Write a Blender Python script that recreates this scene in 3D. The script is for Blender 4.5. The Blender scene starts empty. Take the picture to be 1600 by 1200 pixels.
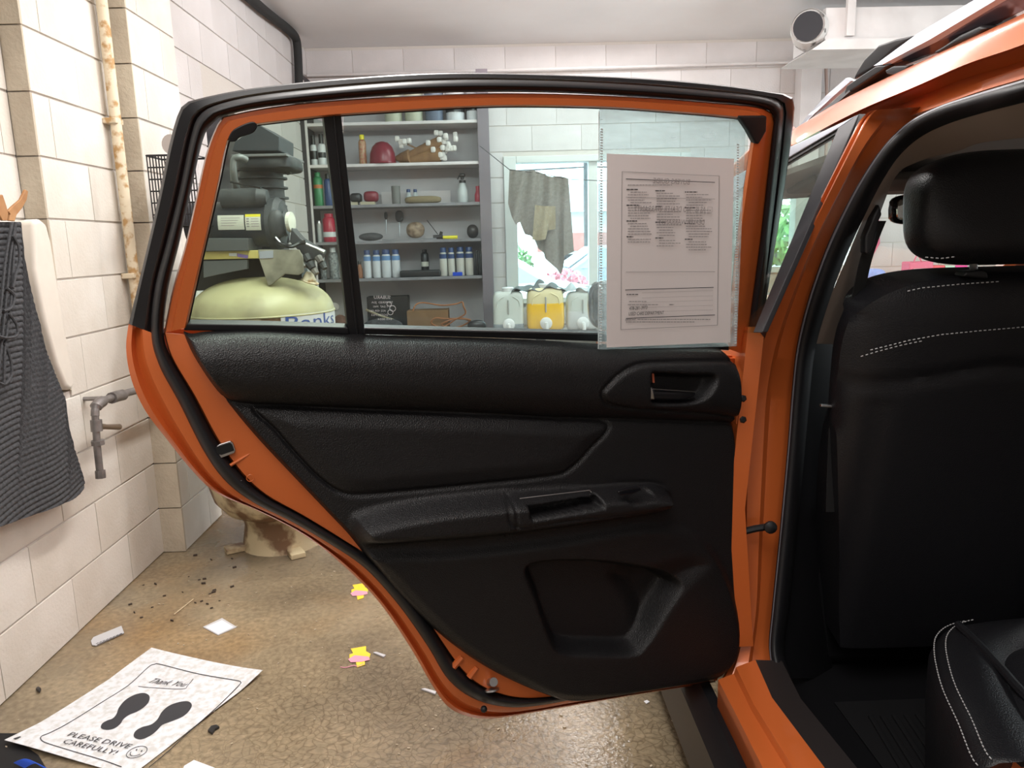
import bpy, bmesh, math, random
import numpy as np
from mathutils import Vector, Matrix
random.seed(7)
S = bpy.context.scene
C = S.collection
# ------------------------------------------------------------------ camera, world, lights, exposure
F, H = 1180.0, 1.25
_Y = Vector((-30, 221, -F)).normalized()
_X = Vector((1, .03, (-30+.03*221)/F)); _X = (_X-_Y*_X.dot(_Y)).normalized()
_Z = _X.cross(_Y)
R = Matrix((_X, _Y, _Z))
CAM = Vector((0, 0, H))
cd = bpy.data.cameras.new('camera'); cam = bpy.data.objects.new('camera', cd); C.objects.link(cam)
cam.matrix_world = Matrix.Translation(CAM) @ R.to_4x4()
cd.sensor_width = 36; cd.lens = F/1600*36; cd.clip_start = .02; cd.clip_end = 300
S.camera = cam
W = bpy.data.worlds.new('overcast_sky'); S.world = W; W.use_nodes = True
bg = W.node_tree.nodes['Background']; bg.inputs[0].default_value = (.80, .93, 1.0, 1); bg.inputs[1].default_value = 6.5
def area(name, loc, size, power, color, rot=(0, 0, 0)):
    l = bpy.data.lights.new(name, 'AREA'); l.shape = 'RECTANGLE'; l.size, l.size_y = size
    l.energy = power; l.color = color
    o = bpy.data.objects.new(name, l); o.location = loc; o.rotation_euler = rot; C.objects.link(o); return o
area('shop_tube_light', (-.35, 2.3, 2.66), (.16, 1.7), 40, (1, .965, .92))
area('shop_tube_light', (-.35, .1, 2.70), (1.3, 1.6), 31, (1, .96, .92))
area('shop_tube_light', (.1, -2.2, 2.66), (.3, 1.6), 20, (1, .955, .91))
area('added_ceiling_fill', (.6, 3.4, 2.42), (2.4, .2), 50, (1, .97, .96), (math.pi*.80, 0, 0))  # added fill light, tilted up to brighten the ceiling; no fixture behind it
area('shop_tube_light', (2.6, 3.3, 2.64), (2.2, .16), 50, (1, .97, .94))
area('shop_tube_light', (.75, 5.5, 2.70), (1.1, .14), 16, (1, .98, .96))
area('side_area_light', (4.6, 3.6, 1.4), (2.2, 1.6), 60, (.85, .96, 1), (0, math.radians(90), 0))  # unseen cool area light near the right wall, facing into the room
S.view_settings.view_transform = 'Standard'; S.view_settings.look = 'None'
S.view_settings.gamma = 1; S.view_settings.use_curve_mapping = False
S.view_settings.exposure = .45
# ------------------------------------------------------------------ measuring helpers: photo pixel -> point on a real plane
def ray(px, py): return R @ Vector((px-800, 600-py, -F))
def onplane(px, py, p, n):
    r = ray(px, py); n = Vector(n); return CAM + r*((Vector(p)-CAM).dot(n)/r.dot(n))
def AY(px, py, Y): return onplane(px, py, (0, Y, 0), (0, 1, 0))
def AX(px, py, X): return onplane(px, py, (X, 0, 0), (1, 0, 0))
def AZ(px, py, Z): return onplane(px, py, (0, 0, Z), (0, 0, 1))
def catmull(p, n=6, closed=False):
    p = [Vector(q) for q in p]; out = []; L = len(p)
    for i in range(L if closed else L-1):
        a = p[(i-1) % L] if closed or i else p[0]; b = p[i]; c = p[(i+1) % L]; d = p[(i+2) % L] if closed or i < L-2 else p[-1]
        for k in range(n):
            t = k/n
            out.append(.5*((2*b)+(c-a)*t+(2*a-5*b+4*c-d)*t*t+(3*b-a-3*c+d)*t**3))
    if not closed: out.append(p[-1])
    return out
def resample(p, n):
    p = [Vector(q) for q in p]; d = [0]
    for a, b in zip(p, p[1:]): d.append(d[-1]+(b-a).length)
    out = []; j = 0
    for i in range(n):
        t = d[-1]*i/(n-1)
        while j < len(d)-2 and d[j+1] < t: j += 1
        k = (t-d[j])/max(1e-9, d[j+1]-d[j]); out.append(p[j].lerp(p[j+1], min(1, max(0, k))))
    return out
# ------------------------------------------------------------------ materials
MATS = {}
def mat(name, col, rough=.5, metal=0, noise=0, nscale=8, bump=0, bscale=60, coat=0, col2=None, trans=0, emit=0, spec=.5, vor=False, detail=4, lo=.35, hi=.65):
    if name in MATS: return MATS[name]
    m = bpy.data.materials.new(name); m.use_nodes = True; nt = m.node_tree; N = nt.nodes; L = nt.links
    b = N['Principled BSDF']; b.inputs['Base Color'].default_value = (*col, 1); b.inputs['Roughness'].default_value = rough
    b.inputs['Metallic'].default_value = metal; b.inputs['Coat Weight'].default_value = coat; b.inputs['Coat Roughness'].default_value = .08
    b.inputs['Specular IOR Level'].default_value = spec; b.inputs['Transmission Weight'].default_value = trans
    if emit: b.inputs['Emission Color'].default_value = (*col, 1); b.inputs['Emission Strength'].default_value = emit
    tc = N.new('ShaderNodeTexCoord')
    c2 = col2 or tuple(c*(1-noise) for c in col)
    if noise or col2:
        n = N.new('ShaderNodeTexNoise'); n.inputs['Scale'].default_value = nscale; n.inputs['Detail'].default_value = detail
        L.new(tc.outputs['Object'], n.inputs['Vector'])
        r = N.new('ShaderNodeValToRGB'); r.color_ramp.elements[0].position = lo; r.color_ramp.elements[1].position = hi
        r.color_ramp.elements[0].color = (*c2, 1); r.color_ramp.elements[1].color = (*col, 1)
        L.new(n.outputs['Fac'], r.inputs['Fac']); L.new(r.outputs['Color'], b.inputs['Base Color'])
    if bump:
        if vor:
            n2 = N.new('ShaderNodeTexVoronoi'); n2.feature = 'SMOOTH_F1'; out = n2.outputs['Distance']
        else:
            n2 = N.new('ShaderNodeTexNoise'); n2.inputs['Detail'].default_value = 3; out = n2.outputs['Fac']
        n2.inputs['Scale'].default_value = bscale; L.new(tc.outputs['Object'], n2.inputs['Vector'])
        bp = N.new('ShaderNodeBump'); bp.inputs['Strength'].default_value = bump; bp.inputs['Distance'].default_value = .004
        L.new(out, bp.inputs['Height']); L.new(bp.outputs['Normal'], b.inputs['Normal'])
    MATS[name] = m; return m
ORANGE = mat('orange_paint', (.60, .135, .030), .36, .12, coat=.45)
BLACKP = mat('black_plastic', (.010, .010, .012), .42, spec=.4)
GLOSSB = mat('gloss_black', (.006, .006, .008), .12)
RUBBER = mat('black_rubber', (.010, .010, .012), .5, spec=.4)
TRIM = mat('soft_black_trim', (.0085, .008, .009), .42, bump=.35, bscale=700, vor=True, spec=.38)
LEATHER = mat('black_leather', (.009, .009, .011), .40, spec=.38, bump=.22, bscale=600, vor=True)
CHROME = mat('chrome', (.85, .85, .86), .12, 1)
STEEL = mat('steel', (.55, .55, .56), .35, 1)
APPL = mat('satin_dark_grey', (.055, .055, .062), .35)
SILVER = mat('satin_silver', (.42, .44, .50), .3, .8)
BEIGE = mat('beige_pillar_trim', (.30, .245, .21), .7)
HEADL = mat('grey_headliner', (.42, .41, .40), .9, bump=.2, bscale=500)
STITCH = mat('grey_thread', (.45, .45, .46), .8)
WHITE = mat('white_plastic', (.75, .76, .76), .4)
PAPER = mat('printer_paper', (.80, .74, .74), .8)
INK = mat('black_ink', (.03, .03, .035), .7)
INKG = mat('grey_print', (.27, .25, .255), .8)
INKL = mat('show_through_print', (.38, .34, .345), .8)
BLOCK = mat('painted_block', (.70, .665, .615), .75, col2=(.55, .50, .43), nscale=2.6, bump=.35, bscale=90, detail=6, lo=.3, hi=.6)
BLOCKB = mat('shaded_return_block', (.56, .50, .40), .85, col2=(.42, .36, .28), nscale=5, bump=.6, bscale=90, detail=6)  # darker copy of the block paint; the wall returns' shade is in its colour
BLOCKW = mat('white_far_block', (.62, .59, .585), .8, col2=(.54, .51, .50), nscale=2, bump=.4, bscale=90)
MORTAR = mat('painted_mortar', (.56, .52, .48), .9, bump=.5, bscale=80)
CEIL = mat('ceiling_paint', (.74, .73, .73), .85, col2=(.68, .67, .67), nscale=1.2)
RUST = mat('rusty_cream_pipe', (.66, .57, .42), .6, col2=(.42, .25, .10), nscale=26, lo=.38, hi=.5)
IRON = mat('old_iron', (.16, .145, .14), .5, .6, col2=(.30, .28, .27), nscale=14, bump=.3)
TANK = mat('cream_enamel', (.46, .43, .25), .45, col2=(.28, .25, .15), nscale=5, lo=.36, hi=.6)
TANKR = mat('rusty_cream_enamel', (.55, .47, .30), .5, col2=(.16, .09, .045), nscale=9, lo=.40, hi=.52, bump=.3, bscale=30)
CAST = mat('dusty_cast_iron', (.026, .028, .034), .6, .2, col2=(.07, .073, .078), nscale=11, bump=.3, bscale=60)
DARKM = mat('dark_metal', (.022, .022, .024), .45, .4)
LABELW = mat('cream_label', (.62, .62, .54), .6)
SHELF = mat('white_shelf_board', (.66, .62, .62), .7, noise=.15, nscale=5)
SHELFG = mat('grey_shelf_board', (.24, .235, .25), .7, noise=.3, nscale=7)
SHBACK = mat('shelf_back_panel', (.52, .50, .51), .8, noise=.12, nscale=3)
DARKW = mat('dark_stained_wood', (.035, .030, .034), .6)
MAROON = mat('dark_red', (.18, .015, .028), .35)
def glass(name, tint, dust=.05, gloss=1.0, scale=3, dcol=(.8, .85, .88), side=False):
    m = bpy.data.materials.new(name); m.use_nodes = True; nt = m.node_tree; N = nt.nodes; L = nt.links
    N.remove(N['Principled BSDF']); o = N['Material Output']
    t = N.new('ShaderNodeBsdfTransparent'); t.inputs[0].default_value = (*tint, 1)
    g = N.new('ShaderNodeBsdfGlossy'); g.inputs['Roughness'].default_value = .03
    lw = N.new('ShaderNodeLayerWeight'); lw.inputs[0].default_value = .5
    pw = N.new('ShaderNodeMath'); pw.operation = 'POWER'; pw.inputs[1].default_value = 5; L.new(lw.outputs['Facing'], pw.inputs[0])
    fr = N.new('ShaderNodeMath'); fr.operation = 'MULTIPLY_ADD'; fr.inputs[1].default_value = .93; fr.inputs[2].default_value = .04; L.new(pw.outputs[0], fr.inputs[0])
    mx = N.new('ShaderNodeMixShader'); L.new(t.outputs[0], mx.inputs[1]); L.new(g.outputs[0], mx.inputs[2])
    mu = N.new('ShaderNodeMath'); mu.operation = 'MULTIPLY'; mu.inputs[1].default_value = gloss
    L.new(fr.outputs[0], mu.inputs[0]); L.new(mu.outputs[0], mx.inputs[0])
    d = N.new('ShaderNodeBsdfDiffuse'); d.inputs[0].default_value = (*dcol, 1)
    tr = N.new('ShaderNodeBsdfTranslucent'); tr.inputs[0].default_value = (*dcol, 1)
    dd = N.new('ShaderNodeMixShader'); dd.inputs[0].default_value = .5; L.new(d.outputs[0], dd.inputs[1]); L.new(tr.outputs[0], dd.inputs[2])
    n = N.new('ShaderNodeTexNoise'); n.inputs['Scale'].default_value = scale; n.inputs['Detail'].default_value = 9
    tc = N.new('ShaderNodeTexCoord'); mp = N.new('ShaderNodeMapping'); mp.inputs['Scale'].default_value = (1, 1, 5); mp.inputs['Rotation'].default_value = (0, .25, 0)
    L.new(tc.outputs['Object'], mp.inputs[0]); L.new(mp.outputs[0], n.inputs['Vector'])
    r = N.new('ShaderNodeMapRange'); r.inputs['From Min'].default_value = .35; r.inputs['From Max'].default_value = .8
    r.inputs['To Min'].default_value = dust*.4; r.inputs['To Max'].default_value = dust*2.4
    L.new(n.outputs['Fac'], r.inputs['Value'])
    dv = r.outputs[0]
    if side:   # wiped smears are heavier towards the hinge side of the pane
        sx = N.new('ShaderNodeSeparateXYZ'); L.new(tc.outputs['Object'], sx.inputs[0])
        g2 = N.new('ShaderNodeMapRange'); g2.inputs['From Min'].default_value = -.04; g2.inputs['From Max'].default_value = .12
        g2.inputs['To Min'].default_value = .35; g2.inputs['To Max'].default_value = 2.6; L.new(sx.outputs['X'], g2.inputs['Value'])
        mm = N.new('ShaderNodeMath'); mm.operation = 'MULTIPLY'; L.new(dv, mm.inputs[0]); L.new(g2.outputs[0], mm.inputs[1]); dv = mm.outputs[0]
    m2 = N.new('ShaderNodeMixShader'); L.new(dv, m2.inputs[0]); L.new(mx.outputs[0], m2.inputs[1]); L.new(dd.outputs[0], m2.inputs[2])
    L.new(m2.outputs[0], o.inputs[0]); return m
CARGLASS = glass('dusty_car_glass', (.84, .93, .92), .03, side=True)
CLEARG = glass('clear_car_glass', (.86, .95, .90), .008, .9)
PLASTICF = glass('clear_plastic_film', (.93, .97, .98), .16, 1.2, 9)
PANE = glass('window_pane', (.95, 1, 1), .02, .6)
# ------------------------------------------------------------------ mesh builder
class MB:
    def __init__(s): s.v = []; s.f = []
    def add(s, v, f):
        o = len(s.v); s.v += [tuple(q) for q in v]; s.f += [tuple(i+o for i in q) for q in f]; return s
    def box(s, x0, x1, y0, y1, z0, z1):
        return s.add([(x0,y0,z0),(x1,y0,z0),(x1,y1,z0),(x0,y1,z0),(x0,y0,z1),(x1,y0,z1),(x1,y1,z1),(x0,y1,z1)],
                     [(0,3,2,1),(4,5,6,7),(0,1,5,4),(1,2,6,5),(2,3,7,6),(3,0,4,7)])
    def obox(s, c, ax, h):
        c = Vector(c); a = [Vector(q).normalized()*k for q, k in zip(ax, h)]
        v = [c+a[0]*i+a[1]*j+a[2]*k for k in (-1, 1) for i, j in ((-1,-1),(1,-1),(1,1),(-1,1))]
        return s.add(v, [(0,3,2,1),(4,5,6,7),(0,1,5,4),(1,2,6,5),(2,3,7,6),(3,0,4,7)])
    def prism(s, pts, off):
        n = len(pts); off = Vector(off); v = [Vector(p) for p in pts]
        return s.add(v+[p+off for p in v], [tuple(range(n))[::-1], tuple(range(n, 2*n))]+[(i, (i+1) % n, (i+1) % n+n, i+n) for i in range(n)])
    def tube(s, path, r, n=8, closed=False, caps=True):
        p = [Vector(q) for q in path]; L = len(p); rr = r if isinstance(r, (list, tuple)) else [r]*L
        V = []; prev = None
        for i in range(L):
            a = p[(i-1) % L] if closed or i else p[0]; b = p[(i+1) % L] if closed or i < L-1 else p[-1]
            t = (b-a); t = t.normalized() if t.length > 1e-9 else Vector((0, 0, 1))
            if prev is None:
                u = t.cross(Vector((0, 0, 1))); u = u if u.length > .1 else t.cross(Vector((1, 0, 0)))
            else: u = prev-t*prev.dot(t)
            u.normalize(); prev = u; w = t.cross(u)
            V += [p[i]+(u*math.cos(k*math.tau/n)+w*math.sin(k*math.tau/n))*rr[i] for k in range(n)]
        Fc = []
        for i in range(L if closed else L-1):
            j = (i+1) % L
            Fc += [(i*n+k, i*n+(k+1) % n, j*n+(k+1) % n, j*n+k) for k in range(n)]
        if caps and not closed: Fc += [tuple(range(n))[::-1], tuple(range((L-1)*n, L*n))]
        return s.add(V, Fc)
    def lathe(s, prof, c, n=20, axis=(0, 0, 1), sx=1, sy=1):
        a = Vector(axis).normalized(); u = a.orthogonal().normalized() if abs(a.z) < .99 else Vector((1, 0, 0)); w = a.cross(u); c = Vector(c)
        V = [c+a*z+u*(sx*r*math.cos(k*math.tau/n))+w*(sy*r*math.sin(k*math.tau/n)) for r, z in prof for k in range(n)]
        L = len(prof); Fc = [(i*n+k, i*n+(k+1) % n, (i+1)*n+(k+1) % n, (i+1)*n+k) for i in range(L-1) for k in range(n)]
        Fc += [tuple(range(n))[::-1], tuple(range((L-1)*n, L*n))]
        return s.add(V, Fc)
    def sheet(s, rows, thick=None):
        a = len(rows); b = len(rows[0]); V = [q for r in rows for q in r]
        Fc = [(i*b+j, i*b+j+1, (i+1)*b+j+1, (i+1)*b+j) for i in range(a-1) for j in range(b-1)]
        s.add(V, Fc)
        if thick is not None:
            t = Vector(thick); V2 = [Vector(q)+t for q in V]
            s.add(V2, [q[::-1] for q in Fc]); o = len(s.v)-2*a*b
            rim = [j for j in range(b)]+[i*b+b-1 for i in range(1, a)]+[(a-1)*b+j for j in range(b-2, -1, -1)]+[i*b for i in range(a-2, 0, -1)]
            for i in range(len(rim)):
                x, y = rim[i], rim[(i+1) % len(rim)]; s.f.append((o+y, o+x, o+x+a*b, o+y+a*b))
        return s
    def sup(s, c, h, e=.35, n=24, m=14, ax=None):
        ax = ax or ((1,0,0),(0,1,0),(0,0,1)); ax = [Vector(q).normalized() for q in ax]; c = Vector(c)
        g = lambda t: math.copysign(abs(t)**e, t); V = []
        for i in range(m+1):
            a = -math.pi/2+math.pi*i/m
            for k in range(n):
                b = math.tau*k/n
                x, y, z = g(math.cos(a))*g(math.cos(b)), g(math.cos(a))*g(math.sin(b)), g(math.sin(a))
                V.append(c+ax[0]*x*h[0]+ax[1]*y*h[1]+ax[2]*z*h[2])
        return s.add(V, [(i*n+k, i*n+(k+1) % n, (i+1)*n+(k+1) % n, (i+1)*n+k) for i in range(m) for k in range(n)])
    def build(s, name, m, parent=None, smooth=False, bevel=0, seg=2, weld=False):
        me = bpy.data.meshes.new(name); me.from_pydata(s.v, [], s.f); me.materials.append(m)
        bm = bmesh.new(); bm.from_mesh(me)
        if weld: bmesh.ops.remove_doubles(bm, verts=bm.verts, dist=1e-5)
        bmesh.ops.recalc_face_normals(bm, faces=bm.faces)
        if smooth:
            for f_ in bm.faces: f_.smooth = True
            for e in bm.edges:
                if len(e.link_faces) == 2 and e.calc_face_angle(0) > .7: e.smooth = False
        bm.to_mesh(me); bm.free()
        o = bpy.data.objects.new(name, me); C.objects.link(o)
        if parent is not None: setpar(o, parent)
        if bevel:
            b = o.modifiers.new('b', 'BEVEL'); b.width = bevel; b.segments = seg; b.limit_method = 'ANGLE'; b.angle_limit = .7
            for p in me.polygons: p.use_smooth = True
            w = o.modifiers.new('wn', 'WEIGHTED_NORMAL'); w.keep_sharp = True
        return o
def setpar(o, p):
    o.parent = p
    if p.type == 'EMPTY': o.matrix_parent_inverse = Matrix.Translation(p.location).inverted()
def thing(name, label, cat, loc, group=None):
    o = bpy.data.objects.new(name, None); C.objects.link(o); o.location = loc; o.empty_display_size = .1
    return tag(o, label, cat, group)
def tag(o, label, cat, group=None):
    o['label'] = label; o['category'] = cat
    if group: o['group'] = group
    return o
def struct(o): o['kind'] = 'structure'; return o
def stuff(o): o['kind'] = 'stuff'; return o
def lab(o, l): o['label'] = l; return o
_txt = []
def text(body, o, xd, up, size, m, name, parent, width=None, thick=0, shear=0):
    cu = bpy.data.curves.new('t', 'FONT'); cu.body = body; cu.size = 1; cu.shear = shear; cu.resolution_u = 2
    to = bpy.data.objects.new('t', cu); C.objects.link(to)
    bpy.context.view_layer.update()
    me = bpy.data.meshes.new_from_object(to.evaluated_get(bpy.context.evaluated_depsgraph_get()))
    bpy.data.objects.remove(to)
    xs = [v.co.x for v in me.vertices]; w = max(xs)-min(xs); x0 = min(xs)
    xd = Vector(xd).normalized(); up = Vector(up).normalized(); sx = (width/w) if width else size; sy = size
    o = Vector(o)
    for v in me.vertices: v.co = o+xd*((v.co.x-x0)*sx)+up*(v.co.y*sy)
    me.materials.clear(); me.materials.append(m)
    ob = bpy.data.objects.new(name, me); C.objects.link(ob)
    if parent is not None: setpar(ob, parent)
    return ob
# ================================================================== ROOM
XA, XB, XC, XN = -1.427, -1.335, -1.385, -1.495     # planes of the left wall's sections
YW, ZC, CH, BL = 6.16, 2.74, .1945, .389            # back wall, ceiling, block course, block length
XR, YN = 5.2, -3.6
# floor
def floor_mat():
    m = bpy.data.materials.new('wet_concrete'); m.use_nodes = True; nt = m.node_tree; N = nt.nodes; L = nt.links; b = N['Principled BSDF']
    tc = N.new('ShaderNodeTexCoord')
    def noise(sc, det=5, vec=None):
        n = N.new('ShaderNodeTexNoise'); n.inputs['Scale'].default_value = sc; n.inputs['Detail'].default_value = det
        L.new(vec or tc.outputs['Object'], n.inputs['Vector']); return n.outputs['Fac']
    def ramp(f, a, b_, ca, cb):
        r = N.new('ShaderNodeValToRGB'); e = r.color_ramp.elements; e[0].position = a; e[1].position = b_
        e[0].color = (*ca, 1); e[1].color = (*cb, 1); L.new(f, r.inputs[0]); return r.outputs[0]
    def mix(f, a, b_, t='MIX'):
        x = N.new('ShaderNodeMix'); x.data_type = 'RGBA'; x.blend_type = t
        if hasattr(f, 'links'): L.new(f, x.inputs[0])
        else: x.inputs[0].default_value = f
        L.new(a, x.inputs[6]); L.new(b_, x.inputs[7]); return x.outputs[2]
    base = ramp(noise(1.6, 6), .38, .66, (.17, .135, .09), (.35, .275, .175))
    rust = ramp(noise(1.1, 3), .54, .74, (0, 0, 0), (1, 1, 1))
    oc = ramp(noise(7, 5), .3, .7, (.22, .115, .04), (.34, .20, .075))
    c = mix(rust, base, oc)
    c = mix(.55, c, ramp(noise(60, 3), .3, .72, (.45, .45, .45), (1.25, 1.25, 1.25)), 'MULTIPLY')
    # crackle, nearer the camera only (worn coating): limited by a mask in world Y
    v = N.new('ShaderNodeTexVoronoi'); v.feature = 'DISTANCE_TO_EDGE'; v.inputs['Scale'].default_value = 42
    mp = N.new('ShaderNodeVectorMath'); mp.operation = 'ADD'
    nn = N.new('ShaderNodeTexNoise'); nn.inputs['Scale'].default_value = 9; L.new(tc.outputs['Object'], nn.inputs['Vector'])
    sc = N.new('ShaderNodeVectorMath'); sc.operation = 'SCALE'; sc.inputs['Scale'].default_value = .12
    L.new(nn.outputs['Color'], sc.inputs[0]); L.new(tc.outputs['Object'], mp.inputs[0]); L.new(sc.outputs[0], mp.inputs[1]); L.new(mp.outputs[0], v.inputs['Vector'])
    cr = ramp(v.outputs['Distance'], .01, .09, (.6, .58, .55), (1, 1, 1))
    sx = N.new('ShaderNodeSeparateXYZ'); L.new(tc.outputs['Object'], sx.inputs[0])
    mk = N.new('ShaderNodeMapRange'); mk.inputs['From Min'].default_value = 2.5; mk.inputs['From Max'].default_value = 1.95; L.new(sx.outputs['Y'], mk.inputs['Value'])
    mk2 = N.new('ShaderNodeMapRange'); mk2.inputs['From Min'].default_value = -1.15; mk2.inputs['From Max'].default_value = -.55; L.new(sx.outputs['X'], mk2.inputs['Value'])
    mm = N.new('ShaderNodeMath'); mm.operation = 'MULTIPLY'; L.new(mk.outputs[0], mm.inputs[0]); L.new(mk2.outputs[0], mm.inputs[1])
    mm2 = N.new('ShaderNodeMath'); mm2.operation = 'MULTIPLY'; mm2.inputs[1].default_value = .9; L.new(mm.outputs[0], mm2.inputs[0])
    c2 = mix(mm2.outputs[0], c, cr, 'MULTIPLY')
    L.new(c2, b.inputs['Base Color'])
    rr = N.new('ShaderNodeMapRange'); rr.inputs['From Min'].default_value = .35; rr.inputs['From Max'].default_value = .65
    rr.inputs['To Min'].default_value = .10; rr.inputs['To Max'].default_value = .36; L.new(noise(2.3, 4), rr.inputs['Value']); L.new(rr.outputs[0], b.inputs['Roughness'])
    b.inputs['Specular IOR Level'].default_value = .5
    bp = N.new('ShaderNodeBump'); bp.inputs['Strength'].default_value = .35; bp.inputs['Distance'].default_value = .004
    hm = mix(mm.outputs[0], ramp(noise(8, 3), 0, 1, (.45, .45, .45), (.55, .55, .55)), ramp(noise(70, 2), 0, 1, (0, 0, 0), (1, 1, 1)))
    L.new(hm, bp.inputs['Height']); L.new(bp.outputs[0], b.inputs['Normal'])
    return m
struct(MB().box(XN-.1, XR, YN, YW+.1, -.12, 0).build('floor', floor_mat()))
struct(MB().box(XN-.1, XR, YN, YW+.1, ZC, ZC+.1).build('ceiling', CEIL))
# left wall: backing with recessed joints, blocks as parts
wl = MB()
wl.box(XN-.12, XN-.006, YN, 2.52, .80, ZC)
wl.box(XN-.12, XA-.006, YN, 2.52, 0, .798)
wl.box(XN-.12, XA-.006, 2.526, 3.05, 0, ZC)
wl.box(XN-.12, XB-.006, 3.056, 3.47, 0, ZC)
wl.box(XN-.12, XC-.006, 3.47, 3.9, 0, ZC); wl.box(XN-.12, XC-.006, 4.55, YW, 0, ZC)
wl.box(XN-.12, XC-.006, 3.9, 4.55, 1.98, ZC); wl.box(XN-.12, XC-.006, 3.9, 4.55, 0, 1.2)
WL = struct(wl.build('wall_left', MORTAR))
struct(MB().box(XC-.10, XC-.06, 3.9, 4.55, 1.2, 1.98).build('window_1', mat('dark_window', (.03, .03, .035), .15)))
_bm = {}
def block_mesh(l, h, m, t=.012):
    k = (round(l, 3), round(h, 3), m.name)
    if k in _bm: return _bm[k]
    g = .0018; e = .0028; q = .0006; r = .0012
    v = [(0,q,g),(0,l-q,g),(0,l-q,h-g),(0,q,h-g),(t,q+r,g+e),(t,l-q-r,g+e),(t,l-q-r,h-g-e),(t,q+r,h-g-e)]
    me = bpy.data.meshes.new('block'); me.from_pydata(v, [], [(4,5,6,7),(0,1,5,4),(1,2,6,5),(2,3,7,6),(3,0,4,7)]); me.materials.append(m)
    _bm[k] = me; return me
def blocks(par, org, d, length, z0, z1, m, phase=0, hole=None):
    """running-bond courses on a vertical plane from org along unit d (face normal = d x up turned out)"""
    d = Vector(d); nrm = Vector((0, 0, 1)).cross(d)*-1 if False else Vector((d.y, -d.x, 0))
    rot = Matrix(((nrm.x, d.x, 0), (nrm.y, d.y, 0), (0, 0, 1))).to_4x4()
    k = int(z0/CH+.5); z = z0
    while z < z1-.02:
        zt = min((k+1)*CH, z1); s = -((k % 2)*BL/2+phase) % BL - BL
        while s < length:
            a, b = max(0, s), min(length, s+BL)
            if b-a > .03:
                segs = [(a, b)]
                for h_ in (hole or ()):
                    if zt > h_[2]+.01 and z < h_[3]-.01:
                        segs = [q for a2, b2 in segs for q in ((a2, min(b2, h_[0])), (max(a2, h_[1]), b2)) if q[1]-q[0] > .03]
                for a_, b_ in segs:
                    o = bpy.data.objects.new('block', block_mesh(b_-a_, zt-z, m)); C.objects.link(o); o.parent = par
                    p = Vector(org)+d*a_-nrm*.012
                    o.matrix_basis = Matrix.Translation((p.x+nrm.x*random.uniform(-.0008, .0008), p.y, z)) @ rot
            s += BL
        z = zt; k += 1
blocks(WL, (XN, 1.0, 0), (0, 1, 0), 1.514, 4*CH+.02, ZC, BLOCK, .1)
blocks(WL, (XA, 1.0, 0), (0, 1, 0), 2.045, 0, 4*CH, BLOCK, .18)
blocks(WL, (XA, 2.52, 0), (0, 1, 0), .525, 4*CH, ZC, BLOCK, .29)
blocks(WL, (XB, 3.045, 0), (0, 1, 0), .43, 0, ZC, BLOCK, .1)
blocks(WL, (XC, 3.475, 0), (0, 1, 0), YW-3.475, 0, ZC, BLOCKW, .12, hole=((.425, 1.075, 1.2, 1.98),))
def strip(x0, x1, y, z0):   # camera-facing returns of the stepped wall, one block per course
    k = int(z0/CH+.5); z = z0
    while z < ZC-.02:
        zt = min((k+1)*CH, ZC)
        MB().prism([(x0, y, z+.0025), (x1, y, z+.0025), (x1, y, zt-.0025), (x0, y, zt-.0025)], (0, .011, 0)).build('block', BLOCKB, WL)
        z = zt; k += 1
strip(XN, XA, 2.515, 4*CH+.02); strip(XA, XB, 3.040, 0)
# back wall with window opening
pw0, pw1 = AY(786, 245, YW), AY(1075, 455, YW)
WX0, WX1, WZ0, WZ1 = pw0.x, pw1.x, .76, pw0.z
wb = MB()
wb.box(XN-.1, WX0, YW+.006, YW+.16, 0, ZC); wb.box(WX1, 1.95, YW+.006, YW+.16, 0, ZC); wb.box(2.95, XR, YW+.006, YW+.16, 0, ZC); wb.box(1.95, 2.95, YW+.006, YW+.16, 0, .95); wb.box(1.95, 2.95, YW+.006, YW+.16, 1.75, ZC)
wb.box(WX0, WX1, YW+.006, YW+.16, WZ1, ZC); wb.box(WX0, WX1, YW+.006, YW+.16, 0, WZ0)
WBK = struct(wb.build('wall_back', MORTAR))
blocks(WBK, (XC, YW, 0), (1, 0, 0), XR-XC, 0, ZC, BLOCKW, .23, hole=((WX0-XC, WX1-XC, WZ0, WZ1), (1.95-XC, 2.95-XC, .95, 1.75)))
struct(MB().box(XR, XR+.1, YN, YW+.1, 0, ZC).build('wall_right', BLOCKW))
struct(MB().box(XN-.1, XR, YN-.1, YN, 0, ZC).build('wall_front', BLOCKW))
wf = MB(); fx = mat('pale_window_frame', (.60, .62, .60), .5)
for a, b in ((WX0, WX0+.10), (WX1-.08, WX1)): wf.box(a, b, YW-.02, YW+.12, WZ0, WZ1)
WIN = struct(wf.build('window_2', fx, bevel=.006)); 
xm = AY(927, 300, YW).x
MB().box(xm-.035, xm+.035, YW+.01, YW+.09, WZ0, WZ1).build('mullion', fx, WIN, bevel=.004)
MB().box(WX0+.101, WX1-.081, YW-.018, YW+.12, WZ1-.05, WZ1).build('head_jamb', fx, WIN, bevel=.004)
MB().box(WX0+.101, WX1-.081, YW-.05, YW+.12, WZ0, WZ0+.04).build('sill', fx, WIN, bevel=.004)
MB().box(WX0+.09, xm-.03, YW+.05, YW+.056, WZ0+.04, WZ1-.05).build('pane', PANE, WIN)
MB().box(xm+.03, WX1-.07, YW+.05, YW+.056, WZ0+.04, WZ1-.05).build('pane', PANE, WIN)
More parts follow.
